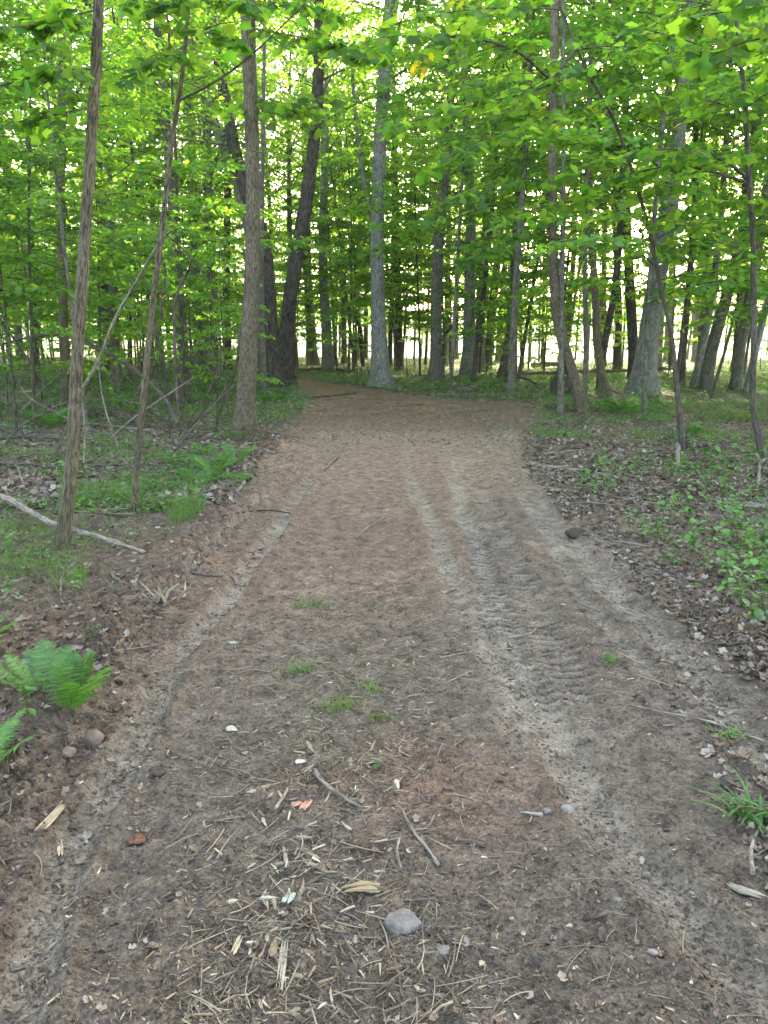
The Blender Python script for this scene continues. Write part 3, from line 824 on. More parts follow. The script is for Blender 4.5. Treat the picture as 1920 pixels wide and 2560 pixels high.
sprays('arch', [
    ([(1240, 112, 10.0), (1190, 180, 9.6), (1135, 118, 9.0), (1085, 95, 8.6), (1010, 79, 8.2), (920, 74, 7.8), (830, 80, 7.4)], .021, 22, 8),
    ([(1364, 360, 10.3), (1300, 330, 9.5), (1210, 290, 8.9)], .010, 12, 8),
    ([(1324, 250, 10.2), (1250, 240, 9.4), (1150, 262, 8.6), (1040, 300, 8.0), (960, 345, 7.6)], .012, 22, 9),
    ([(1264, 150, 10.0), (1150, 200, 9.0), (1000, 232, 8.2), (880, 265, 7.6)], .012, 22, 9),
    ([(1214, 20, 9.8), (1100, 15, 9.0), (960, 25, 8.4), (860, 50, 8.0)], .010, 18, 9),
    ([(1399, 475, 10.4), (1320, 440, 9.6), (1220, 430, 9.0), (1100, 470, 8.5)], .010, 18, 9),
    ([(1240, 110, 10.0), (1320, 95, 9.4), (1420, 120, 9.0)], .010, 12, 8),
    ([(1404, 500, 10.5), (1480, 480, 9.9), (1560, 505, 9.5)], .010, 12, 8),
    ([(1385, 430, 10.4), (1440, 400, 9.8), (1500, 410, 9.4)], .010, 12, 8)], .102, 6, .62)
sprays('leanstem', [
    ([(402, 95, 6.9), (370, 120, 6.6), (330, 128, 6.3), (305, 150, 6.1)], .008, 12, 7),
    ([(390, 215, 6.9), (450, 187, 6.6), (525, 136, 6.3), (575, 90, 6.1), (625, 42, 5.9), (665, 0, 5.8)], .010, 0, 0),
    ([(405, 60, 6.9), (440, 70, 6.5), (500, 85, 6.2)], .008, 10, 6),
    ([(408, 20, 6.9), (350, 10, 6.4), (300, 0, 6.1)], .008, 12, 7),
    ([(410, 5, 6.9), (470, 0, 6.6), (540, 10, 6.3)], .008, 12, 7),
    ([(371, 298, 7), (440, 305, 7), (520, 320, 7.1), (585, 335, 7.2)], .006, 0, 0),
    ([(352, 500, 7), (420, 560, 7.0), (470, 640, 7.1)], .006, 0, 0)], .085, 7, .34)
sprays('thinleft', [
    ([(214, 20, 5.7), (150, 35, 5.4), (60, 60, 5.1), (-40, 60, 5)], .008, 16, 8),
    ([(207, 150, 5.7), (120, 150, 5.4), (40, 175, 5.2), (-30, 190, 5)], .008, 14, 8),
    ([(200, 230, 5.7), (110, 250, 5.5), (30, 265, 5.3)], .006, 8, 7),
    ([(194, 395, 5.8), (240, 385, 5.7), (270, 365, 5.7), (300, 335, 5.7)], .004, 0, 0)], .075, 8, .30)
sprays('main', [
    ([(541, 60, 12.9), (620, 75, 12), (700, 90, 11), (790, 115, 10.4)], .018, 22, 9),
    ([(541, 200, 12.9), (600, 235, 12), (690, 215, 11.4)], .016, 16, 8),
    ([(535, 20, 12.9), (600, 0, 12), (700, 20, 11.2)], .016, 18, 8)], .13, 9, .8)
sprays('besidecurve', [
    ([(1216, 420, 16.5), (1150, 380, 15.5), (1040, 400, 14.5), (960, 440, 14)], .014, 22, 10),
    ([(1216, 250, 16.5), (1120, 200, 15.5), (1000, 180, 14.6)], .014, 22, 10),
    ([(1216, 520, 16.5), (1130, 500, 15.5), (1020, 560, 15)], .012, 20, 10),
    ([(1217, 350, 16.5), (1300, 330, 15.5), (1400, 300, 15)], .012, 20, 10)], .13, 10, .9)

# a sprig of yellowed leaves on the long branch near the centre
yl = MB(); yl.add(MAPLE[0] * np.array([1, .8, 1.6]), MAPLE[1], np.array([[6.0, 2.6, 1.2]]) / 1.2); ylm = yl.mesh('yellow_leaf', M['leaf_near'], True)
ry = np.random.default_rng(4); root = TREE['arch']['root']
for k in range(9):
    q = at(905 + ry.normal(0, 16), 145 + ry.normal(0, 16), 8.0)
    o = link('yellow_leaf', ylm, root, tuple(q - np.array(root.location))); s_ = ry.uniform(.05, .09); o.scale = (s_, s_, s_); o.rotation_euler = tuple(ry.uniform(0, 3, 3))

# an off-frame tree on the right whose lowest branches hang into the top corner
b = np.array([3.3, 4.9, 0]); b[2] = gz(b[0], b[1])
root = tag(empty('sapling', tuple(b)), 'near maple beyond the right edge, large leaves hanging into the top corner', 'tree')
mb = MB(); P = np.array([[3.3, 4.9, -.1], [3.25, 4.95, 1.5], [3.2, 5.0, 3.2], [3.3, 5.1, 5.5]])
bark_trunk(mb, *resample(P, [.045, .04, .032, .015], .12)[:2], 14, 3, .05, .4)
mb.build('trunk', M['stem'], root, True, True)
TREE['offright'] = dict(root=root)
sprays('offright', [
    ([(1930, 80, 5.0), (1760, 90, 5.0), (1640, 75, 4.9), (1540, 120, 4.8)], .008, 14, 6),
    ([(1900, -60, 5.0), (1700, 10, 5.0), (1530, 30, 4.9)], .008, 14, 6)], .105, 12, .34, 200)

# ------------------------------------------------------------------ fill trees
FILL = []      # (object, description) labelled at the end
def clear_of_road(x, y, pad):
    if y < 24 and road_mask(np.array([x]), np.array([y]))[0] > -pad: return False
    # the lit clearing seen past the large centre tree stays open low down
    return True
occ = [tuple(t['base'][:2]) for t in TREE.values() if 'base' in t]
def far_enough(x, y, d):
    return all((x - a) ** 2 + (y - b_) ** 2 > d * d for a, b_ in occ)

def plant_tree(name, cat, group, x, y, crown, trunk, s, desc, rot):
    z = gz(x, y) if y < 64 else -.1
    root = empty(name, (x, y, z - .02))
    for nm, me in (('trunk', trunk), ('crown', crown[0]), ('branches', crown[1])):
        o = link(nm, me, root); o.scale = (s, s, s * 1.0); o.rotation_euler = (0, 0, rot)
        if nm == 'branches': tag(o, kind='stuff')
    tag(root, None, cat, group)
    FILL.append((root, desc))
    occ.append((x, y))

r = np.random.default_rng(21)
n = 0; tries = 0
while n < 46 and tries < 4000:
    tries += 1
    y = r.uniform(24, 63); x = r.uniform(-1, 1) * (0.60 * y + 6)
    u, v, _ = proj((x, y, 0))
    if not clear_of_road(x, y, 2.0) or not far_enough(x, y, 2.1): continue
    if y < 36 and 600 < u < 1300: continue
    k = int(r.integers(0, 4)); s = r.uniform(.85, 1.2)
    plant_tree('forest_tree', 'tree', 'far trees of the wood', x, y, BIG[k], BIG_T[int(r.integers(0, 4))], s, ('far brown trunk', 'far grey trunk', 'far slim trunk')[int(r.integers(0, 3))], r.uniform(0, 6.28)); n += 1
n = 0; tries = 0
while n < 104 and tries < 4000:
    tries += 1
    y = 13 + 48 * r.random() ** 1.1; x = r.uniform(-1, 1) * (0.56 * y + 3)
    u, v, _ = proj((x, y, 0))
    if not clear_of_road(x, y, 1.6) or not far_enough(x, y, 1.1): continue
    if y < 22 and 640 < u < 1300: continue
    if y < 31 and 400 < u < 940: continue
    if u > 1150 and y > 30 and r.random() < .5: continue
    s = r.uniform(.8, 1.35)
    plant_tree('understory_tree', 'tree', 'understory maples between the trunks', x, y, MID[int(r.integers(0, 5))], MID_T[int(r.integers(0, 4))], s, 'thin leafy understory maple', r.uniform(0, 6.28)); n += 1
n = 0; tries = 0
while n < 78 and tries < 4000:
    tries += 1
    y = 12 + 34 * r.random(); x = r.uniform(-1, 1) * (0.54 * y + 1)
    u, v, _ = proj((x, y, 0))
    if not clear_of_road(x, y, 1.2) or not far_enough(x, y, .8): continue
    if u > 640 and (y < 26 or r.random() < .5): continue
    s = r.uniform(.7, 1.25)
    plant_tree('young_sapling', 'sapling', 'young saplings in the undergrowth', x, y, SML[int(r.integers(0, 4))], SML_T[int(r.integers(0, 3))], s, 'low leafy maple sapling', r.uniform(0, 6.28)); n += 1

n = 0; tries = 0
while n < 54 and tries < 4000:
    tries += 1
    y = r.uniform(26, 62); x = r.uniform(-.75, 1) * (0.54 * y + 2)
    if not clear_of_road(x, y, 1.6) or not far_enough(x, y, .9): continue
    u = proj((x, y, 0))[0]
    if y < 31 and 400 < u < 940: continue
    k = int(r.integers(0, 5)); q_ = r.uniform(1.2, 1.9)
    root = empty('slender_tree', (x, y, gz(x, y) - .02))
    for nm, me, dz, sx, sz in (('trunk', (MID_T + BIG_T[:2])[k], 0, q_, 2.0 if k < 4 else 1.0), ('crown', SML[k % 4][0], 7.0, 2.0, 2.2), ('branches', SML[k % 4][1], 7.0, 2.0, 2.2)):
        if nm == 'trunk' and k >= 4: sx = .5
        o = link(nm, me, root, (0, 0, dz)); o.scale = (sx, sx, sz); o.rotation_euler = (0 if nm != 'trunk' else r.normal(0, .02), 0, k)
        if nm == 'branches': tag(o, kind='stuff')
    root.rotation_euler = (r.normal(0, .03), r.normal(0, .05), 0)
    tag(root, None, 'tree', 'slender pole trees of the wood'); FILL.append((root, 'slender straight pole tree')); occ.append((x, y)); n += 1

for u_, y_ in ((640, 40), (745, 47), (790, 56)):
    x = (u_ - CX) / F * y_
    k = int(r.integers(0, 4))
    plant_tree('forest_tree', 'tree', 'far trees of the wood', x, y_, BIG[k], BIG_T[k], .95, 'far grey trunk', r.uniform(0, 6.28))
# sunlit edge of the wood where it meets the meadow
n = 0
for k in range(60):
    y = r.uniform(64, 78); x = r.uniform(-1, 1) * 44
    u = proj((x, y, 0))[0]
    if (330 < u < 400) or (u > 1100 and r.random() < .6): continue
    plant_tree('edge_tree', 'tree', 'sunlit trees along the meadow edge', x, y, MID[k % 5], MID_T[k % 4], r.uniform(1.1, 1.9), 'sunlit edge tree', r.uniform(0, 6.28))

for k in range(46):
    y = r.uniform(50, 66); x = r.uniform(-1, 1) * 36
    if not far_enough(x, y, .5): continue
    plant_tree('edge_shrub', 'shrub', 'low shrubs near the meadow edge', x, y, SML[k % 4], SML_T[k % 3], r.uniform(.45, .95), 'low leafy shrub', r.uniform(0, 6.28))

# ------------------------------------------------------------------ ground plants
def frond_mesh(L, n, seed, arch=.5, w=.28, detail=True, droop=1.0):
    r = np.random.default_rng(seed)
    t = np.linspace(0, 1, 12)
    P = np.stack([L * np.sin(t * 1.25) / 1.25 * 1.15, 0 * t, L * arch * (1.15 * t - droop * t ** 2.2)], 1)
    mb = MB(); tube(mb, P, np.linspace(.0035, .001, 12), 3, np.array([1.0, 1.0, .8]), cap=False)
    d = np.gradient(P, axis=0); d = norm(d)
    q = np.linspace(.16, .99, n)
    Pq = np.stack([np.interp(q, t, P[:, k]) for k in range(3)], 1); Dq = norm(np.stack([np.interp(q, t, d[:, k]) for k in range(3)], 1))
    ln = L * w * np.sin(np.pi * (q ** .75) * .93 + .12) ** .8
    if detail:
        # a pinna: a row of small lobes along its midrib
        tv = [(0, 0, 0)]; tf = []
        nl = 7
        for k in range(nl):
            x0 = k / nl; x1 = (k + 1.15) / nl; hw = .17 * (1 - x0) ** .6
            for sgn in (1, -1):
                b_ = len(tv); tv += [(x0, 0, 0), ((x0 + x1) / 2 + .05, sgn * hw, -.03), (x1, 0, 0)]
                tf.append([b_, b_ + 2, b_ + 1] if sgn > 0 else [b_, b_ + 1, b_ + 2])
        tm = (np.array(tv), tf)
    else:
        tm = (np.array([[0, 0, 0], [.3, .11, 0], [1, 0, -.08], [.3, -.11, 0]]), [[0, 2, 1], [0, 3, 2]])
    for sgn in (1, -1):
        Xd = Dq * .28 + np.array([0, sgn, 0]) + np.array([0, 0, -.12]) + r.normal(0, .05, (n, 3))
        Zd = np.cross(Dq, [0, 1.0, 0]); Zd = np.where(Zd[:, 2:3] < 0, -Zd, Zd) + r.normal(0, .08, (n, 3))
        scatter(mb, *tm, Pq, Xd, Zd, ln * r.uniform(.9, 1.08, n), leaf_cols(n, r, 0) * np.array([1.1, 1.05, 1]))
    return mb.mesh('frond', M['fern'], False)
FR_N = [frond_mesh(1.0, 24, 60 + k, .45 + .12 * k, .20, True, .6) for k in range(3)]
FR_F = [frond_mesh(1.0, 16, 70 + k, .5 + .1 * k, .28, False) for k in range(3)]

def fern(u, v, size, nf, label, near=False, seed=0, azs=None, lifts=None, land=None):
    b = ground_at(u, v); r = np.random.default_rng(abs(seed + int(u) * 7))
    root = empty('fern', tuple(b))
    if label: tag(root, label, 'fern', 'ferns among the trees')
    else: tag(root, None, 'fern', 'ferns among the trees'); FILL.append((root, 'small bright green fern'))
    for k in range(nf):
        o = link('frond', (FR_N if near else FR_F)[int(r.integers(0, 3))], root)
        az = azs[k] if azs else k * 6.283 / nf + r.normal(0, .3)
        s = size * r.uniform(.75, 1.15)
        o.scale = (s, s, s); o.rotation_euler = (r.normal(0, .12), lifts[k] if lifts else -r.uniform(0.05, .55), az)
    if land: LAND.append((u, v, land))

fern(160, 1548, .35, 8, 'lush bright green fern upright at the left edge of the track', True, 3, azs=[1.2, 1.9, .6, 2.5, -.5, 1.6, -1.2, 1.0], lifts=[-1.15, -1.05, -.9, -.75, -.6, -1.3, -.6, -.8], land='the lush upright fern')
fern(-75, 1425, .40, 6, 'fern at the left edge with one pale frond reaching in', True, 4, azs=[.12, .5, 1.2, 2.2, -.5, 3.6], lifts=[-.35, -.3, -.5, -.5, -.2, -.3])
fern(-60, 1700, .30, 6, 'small fern low in the left corner above the brown bank', True, 5, azs=[.1, .7, 1.4, 2.2, -.6, 3.2])
fern(85, 1500, .24, 6, 'straggling thin-leaved fern left of the lush upright fern', True, 6, azs=[2.6, 3.4, 1.9, 2.2, 3.0, 4.0])
fern(1352, 893, .62, 9, 'big fern at the foot of the wavy trunk', False, 7, land='the big fern')
fern(505, 1012, .42, 8, 'fern spilling over the left track edge below the stout roadside trunk', True, 8)
fern(465, 1030, .34, 7, 'second fern left of the spilling fern near the track edge', True, 9)
fern(600, 868, .5, 8, 'fern at the foot of the dark leaning tree', False, 10)
fern(575, 872, .5, 7, 'fern between the stout roadside trunk and the dark leaning tree', False, 11)
fern(642, 880, .35, 6, 'low fern spilling from the bank onto the track bend', False, 12)
rf = np.random.default_rng(5)
for (u0, u1, v0, v1, n, s0, s1) in ((160, 500, 820, 880, 16, .35, .6), (0, 180, 840, 925, 8, .3, .5), (380, 520, 975, 1050, 8, .22, .35), (1240, 1420, 868, 900, 5, .25, .4), (1400, 1659, 880, 960, 5, .25, .4)):
    for _ in range(n):
        fern(rf.uniform(u0, u1), rf.uniform(v0, v1), rf.uniform(s0, s1), int(rf.integers(5, 8)), None, False, 20)

# blades of grass ------------------------------------------------------------
BL = (np.array([[0, -.5, 0], [0, .5, 0], [.12, .38, .5], [.12, -.38, .5], [.42, 0, .92]]), None)
def blades(mb, P, hgt, wid, r, col=(1, 1, 1), bend=1.0):
    n = len(P)
    az = r.uniform(0, 6.283, n)
    Xd = np.stack([np.cos(az), np.sin(az), np.zeros(n)], 1)
    Zd = np.array([0, 0, 1.0]) + r.normal(0, .18, (n, 3))
    c_ = leaf_cols(n, r, .05) * np.array(col)
    S = np.stack([hgt * bend * r.uniform(.5, 1.6, n), wid, hgt], 1)
    scatter(mb, BL[0], [[0, 1, 2], [0, 2, 3], [3, 2, 4]], P, Xd, Zd, S, c_)

def region(n, u0, u1, v0, v1, r, cond=None):
    """ground points spread evenly over a patch of the picture's ground"""
    U = r.uniform(u0, u1, n); Vv = r.uniform(v0, v1, n)
    a = (U - CX) / F; b_ = (CY - Vv) / F
    dy = cp + b_ * sp; dz = -sp + b_ * cp
    t = -CAM_H / dz
    x, y = a * t, dy * t
    k = np.ones(n, bool)
    if cond is not None: k = cond(x, y)
    return x[k], y[k]

def put(x, y, dz=0.0):
    return np.stack([x, y, ground_data(x, y, False) + dz], 1)

def off_road(pad=0.0, dens=None):
    def f(x, y):
        k = road_mask(x, y) < -pad
        if dens is not None: k &= (fbm(x, y, dens[0], 3, dens[2]) > dens[1])
        return k
    return f
rg = np.random.default_rng(77)
mb = MB()
for (n, u0, u1, v0, v1, cond, h0, h1, w) in (
        (26000, -100, 1760, 775, 830, off_road(.0, (.35, -.25, 3)), .10, .26, .012),
        (20000, -100, 1760, 820, 900, off_road(.1, (.5, -.12, 3)), .08, .22, .008),
        (9000, 1120, 1659, 880, 960, off_road(.1, (.8, .0, 4)), .06, .18, .006),
        (9000, -60, 560, 900, 1010, off_road(.25, (.8, .08, 5)), .06, .2, .006),
        (9000, 130, 520, 1040, 1150, off_road(.22, (1.2, -.02, 6)), .05, .2, .004),
        (3200, -120, 190, 1140, 1310, off_road(.3, (1.6, .02, 7)), .04, .14, .003),
        (3500, 1150, 1780, 960, 1400, off_road(.3, (1.4, .12, 8)), .05, .16, .004)):
    x, y = region(n, u0, u1, v0, v1, rg, cond)
    P = put(x, y, -.01)
    blades(mb, P, rg.uniform(h0, h1, len(P)), rg.uniform(.6, 1.3, len(P)) * w, rg)
tag(mb.build('grass', M['grass'], None, False), 'fine green grass covering the floor under the trees', 'grass', None, 'stuff')

# low leafy ground cover ----------------------------------------------------
mb = MB()
for (n, u0, u1, v0, v1, cond, s, h) in (
        (30000, -100, 1760, 778, 850, off_road(0, (.4, -.3, 13)), .075, .22),
        (20000, -100, 1760, 840, 925, off_road(.15, (.6, -.1, 14)), .060, .18),
        (5000, 1140, 1760, 940, 1120, off_road(.3, (1.0, .08, 15)), .042, .12),
        (6000, -60, 520, 930, 1130, off_road(.3, (1.0, .0, 16)), .036, .12),
        (4500, 1300, 1800, 1100, 1450, off_road(.2, (1.5, .05, 17)), .032, .12),
        (1200, -100, 330, 1130, 1330, off_road(.3, (1.5, .05, 18)), .030, .08)):
    x, y = region(n, u0, u1, v0, v1, rg, cond)
    P = put(x, y); nn = len(P)
    P[:, 2] += rg.random(nn) ** 1.6 * h
    Xd = rg.normal(0, 1, (nn, 3)); Xd[:, 2] *= .35
    Zd = np.array([0, 0, 1.0]) + rg.normal(0, .4, (nn, 3))
    scatter(mb, *LEAF4, P, Xd, Zd, s * rg.uniform(.6, 1.3, nn), leaf_cols(nn, rg, .03))
tag(mb.build('undergrowth', M['fern'], None, False), 'low leafy undergrowth spread between the trunks', 'undergrowth', None, 'stuff')

# leaf litter ----------------------------------------------------------------
LIT = (np.array([[0, 0, .10], [.08, .42, .26], [.36, .20, .02], [.62, .46, .20], [1.05, .06, .28], [.60, -.44, .16], [.42, -.18, .0], [.10, -.38, .22], [.42, .02, -.06]]),
       [[0, 8, 1], [1, 8, 2], [2, 8, 3], [3, 8, 4], [4, 8, 5], [5, 8, 6], [6, 8, 7], [7, 8, 0]])
mb = MB()
pal = np.array([[.28, .21, .145], [.20, .14, .09], [.33, .265, .19], [.15, .105, .07], [.35, .295, .22], [.23, .145, .085], [.10, .075, .052], [.20, .135, .085]])
for (n, u0, u1, v0, v1, cond, s) in (
        (12000, 1090, 1800, 880, 1120, off_road(-.05), .060), (8000, 1150, 1900, 1100, 1500, off_road(-.1), .046),
        (9000, -100, 620, 900, 1110, off_road(.0), .075), (1800, -150, 520, 1100, 1500, off_road(-.05), .04),
        (4000, 560, 1200, 800, 900, off_road(.0), .08), (500, 0, 1659, 1150, 2212, None, .022), (2200, 1200, 1800, 1400, 2212, lambda x, y: x > .9 + .12 * y, .036),
        (1500, 600, 1180, 830, 960, None, .05), (350, -100, 330, 1400, 1800, None, .03)):
    x, y = region(n, u0, u1, v0, v1, rg, cond)
    P = put(x, y, .004); nn = len(P)
    Xd = rg.normal(0, 1, (nn, 3)); Xd[:, 2] *= .22
    Zd = np.array([0, 0, 1.0]) + rg.normal(0, .45, (nn, 3))
    cc = pal[rg.integers(0, len(pal), nn)] * rg.uniform(.65, 1.25, (nn, 1))
    S = s * rg.uniform(.5, 1.3, nn)
    scatter(mb, *LIT, P, Xd, Zd, np.stack([S, S * rg.uniform(.5, 1.1, nn), S], 1), cc)
tag(mb.build('leaf_litter', M['dead_leaf'], None, False), 'dry brown leaves lying beside the track', 'leaf litter', None, 'stuff')

# wood chips, bark crumbs, twigs and clods ------------------------------------
CH = (np.array([[0, -.5, 0], [0, .35, 0], [.95, .22, 0], [1.1, -.15, 0], [.05, -.3, 1], [0.1, .3, .8], [.85, .15, .7], [.95, -.2, .9]]),
      [[4, 7, 6, 5], [0, 3, 7, 4], [1, 5, 6, 2], [0, 4, 5, 1], [3, 2, 6, 7]])
mb = MB()
cpal = np.array([[.29, .235, .165], [.19, .145, .10], [.38, .32, .235], [.13, .098, .07], [.085, .062, .045], [.26, .19, .125], [.58, .52, .41]])
cprob = np.array([.15, .24, .06, .25, .22, .07, .012]); cprob = cprob / cprob.sum()
def pile(x, y, r_):
    """chips lie thick along the middle of the near track"""
    xc = -.28 + .02 * y
    return r_.random(len(x)) < (.10 + .9 * np.exp(-((x - xc) / .42) ** 2)) * (.55 + .45 * (fbm(x, y, 2.2, 2, 201) > -.1))
for (n, u0, u1, v0, v1, cond, l0, l1, wd) in (
        (9000, -60, 1720, 1500, 2260, lambda x, y: pile(x, y, rg), .009, .038, .20),
        (9000, -60, 1720, 1350, 2260, None, .005, .017, .30),
        (9000, 200, 1700, 1000, 1500, lambda x, y: road_mask(x, y) > -.2, .014, .040, .22),
        (2200, 500, 1250, 870, 1050, lambda x, y: road_mask(x, y) > -.2, .02, .06, .16),
        (1500, 500, 1000, 1000, 1700, lambda x, y: np.abs(x + .25 - .06 * y) < .28, .03, .08, .10),
        (1700, 380, 960, 1600, 2260, lambda x, y: pile(x, y, rg), .018, .055, .15)):
    x, y = region(n, u0, u1, v0, v1, rg, cond)
    P = put(x, y, .001); nn = len(P)
    az = rg.uniform(0, 6.283, nn); Xd = np.stack([np.cos(az), np.sin(az), rg.normal(0, .14, nn)], 1)
    Zd = np.array([0, 0, 1.0]) + rg.normal(0, .25, (nn, 3))
    S = l0 + (l1 - l0) * rg.random(nn) ** 2.0
    wdt = S * wd * rg.uniform(.5, 1.5, nn)
    cc = cpal[rg.choice(len(cpal), nn, p=cprob)] * rg.uniform(.75, 1.2, (nn, 1))
    scatter(mb, *CH, P, Xd, Zd, np.stack([S, wdt, wdt * .5], 1), cc)
x, y = region(11000, 380, 1000, 960, 1720, rg, lambda x, y: (rg.random(len(x)) < np.exp(-((x + .30 - .035 * y) / .34) ** 2)) & (fbm(x, y, 1.3, 2, 205) > -.25))
P = put(x, y, .002); nn = len(P); az = rg.uniform(0, 6.283, nn)
S = (.008 + .035 * rg.random(nn) ** 2) * (1 + .03 * y); wdt = S * rg.uniform(.05, .18, nn)
cc = np.array([[.22, .175, .12], [.17, .15, .09], [.31, .26, .19], [.11, .085, .06]])[rg.integers(0, 4, nn)] * rg.uniform(.7, 1.2, (nn, 1))
scatter(mb, *CH, P, np.stack([np.cos(az), np.sin(az), rg.normal(.05, .2, nn)], 1), np.array([0, 0, 1.0]) + rg.normal(0, .3, (nn, 3)), np.stack([S, wdt, wdt * .5], 1), cc)
tag(mb.build('wood_chips', M['chips'], None, False), 'pale and dark wood chips strewn along the track', 'wood chips', None, 'stuff')

ph = (1 + 5 ** .5) / 2
ICO = (norm(np.array([[-1, ph, 0], [1, ph, 0], [-1, -ph, 0], [1, -ph, 0], [0, -1, ph], [0, 1, ph], [0, -1, -ph], [0, 1, -ph], [ph, 0, -1], [ph, 0, 1], [-ph, 0, -1], [-ph, 0, 1]], float)) * (1 + .22 * np.array([.5, -.6, .2, -.3, .9, -.5, .1, .6, -.8, .3, -.2, .7]))[:, None],
       [[0, 11, 5], [0, 5, 1], [0, 1, 7], [0, 7, 10], [0, 10, 11], [1, 5, 9], [5, 11, 4], [11, 10, 2], [10, 7, 6], [7, 1, 8], [3, 9, 4], [3, 4, 2], [3, 2, 6], [3, 6, 8], [3, 8, 9], [4, 9, 5], [2, 4, 11], [6, 2, 10], [8, 6, 7], [9, 8, 1]])
mb = MB()
for (n, u0, u1, v0, v1, cond, s0, s1) in (
        (1400, -60, 1720, 1400, 2260, None, .003, .010), (2600, -80, 420, 1250, 2212, lambda x, y: x < X(RUT_L, y) - .1, .005, .022),
        (3000, 200, 1600, 1050, 1450, lambda x, y: road_mask(x, y) > -.3, .004, .014), (1500, 420, 760, 930, 1250, lambda x, y: x < X(RUT_L, y), .006, .025)):
    x, y = region(n, u0, u1, v0, v1, rg, cond)
    P = put(x, y, .0); nn = len(P)
    S = s0 + (s1 - s0) * rg.random(nn) ** 2.5
    S3 = S[:, None] * rg.uniform(.6, 1.3, (nn, 3)); S3[:, 2] *= .5
    base = lerp(np.zeros((nn, 3)) + np.array(grey) * .95, red, sst(2, 5, y) * .6 + .4 * (x < X(RUT_L, y)))
    scatter(mb, *ICO, P, rg.normal(0, 1, (nn, 3)), np.array([0, 0, 1.0]) + rg.normal(0, .3, (nn, 3)), S3, base * rg.uniform(.8, 1.2, (nn, 1)))
OCT = (np.array([[1, 0, 0], [0, 1, .2], [-1, .2, 0], [0, -1, 0], [.1, 0, 1], [0, .1, -1]], float), [[0, 1, 4], [1, 2, 4], [2, 3, 4], [3, 0, 4]])
x, y = region(20000, -60, 1720, 1150, 2260, rg, lambda x, y: road_mask(x, y) > -.35)
P = put(x, y, .0); nn = len(P); S = .002 + .0065 * rg.random(nn) ** 2.2; S = S * (1 + .12 * y)
S3 = S[:, None] * rg.uniform(.5, 1.4, (nn, 3))
base = lerp(np.zeros((nn, 3)) + np.array(grey) * .9, red, np.clip(sst(2, 5, y) * .6 + .5 * (x < X(RUT_L, y)), 0, 1))
scatter(mb, *OCT, P, rg.normal(0, 1, (nn, 3)), np.array([0, 0, 1.0]) + rg.normal(0, .3, (nn, 3)), S3, base * rg.uniform(.85, 1.45, (nn, 1)))
tag(mb.build('soil_clods', M['soil'], None, False), 'crumbs and clods of earth on the track', 'clods', None, 'stuff')

# small fallen twigs (nobody could count) --------------------------------------
mb = MB()
for (n, u0, u1, v0, v1, cond, l0, l1, rad) in (
        (480, -80, 480, 880, 1130, off_road(.3), .25, .9, .005), (260, 1130, 1760, 880, 1120, off_road(.1), .2, .7, .005),
        (260, 600, 1150, 830, 900, None, .2, .7, .006), (420, 250, 1500, 950, 1500, None, .06, .25, .0025),
        (520, 0, 1659, 1500, 2230, None, .03, .13, .0016), (260, 420, 1000, 1600, 2230, None, .05, .16, .0022), (160, 1300, 1800, 1100, 1500, off_road(0), .1, .3, .003)):
    x, y = region(n, u0, u1, v0, v1, rg, cond)
    for a, b_ in zip(x, y):
        L = rg.uniform(l0, l1); az = rg.uniform(0, 6.283); cu = rg.normal(0, .25)
        t = np.linspace(0, 1, 4)
        px, py = a + L * t * math.cos(az) - cu * L * t * (1 - t) * math.sin(az), b_ + L * t * math.sin(az) + cu * L * t * (1 - t) * math.cos(az)
        pz = np.full(4, float(ground_data(np.array([a]), np.array([b_]), False)[0])) + rad * 1.2 + t * L * max(0, rg.normal(.02, .06))
        rr = rad * rg.uniform(.5, 1.4)
        g_ = rg.uniform(.07, .34)
        tube(mb, np.stack([px, py, pz], 1), rr * np.array([1, .9, .75, .4]), 4, np.array([g_, g_ * .84, g_ * .64]))
tag(mb.build('fallen_twigs', M['chips'], None, True), 'thin broken twigs scattered over track and forest floor', 'twigs', None, 'stuff')

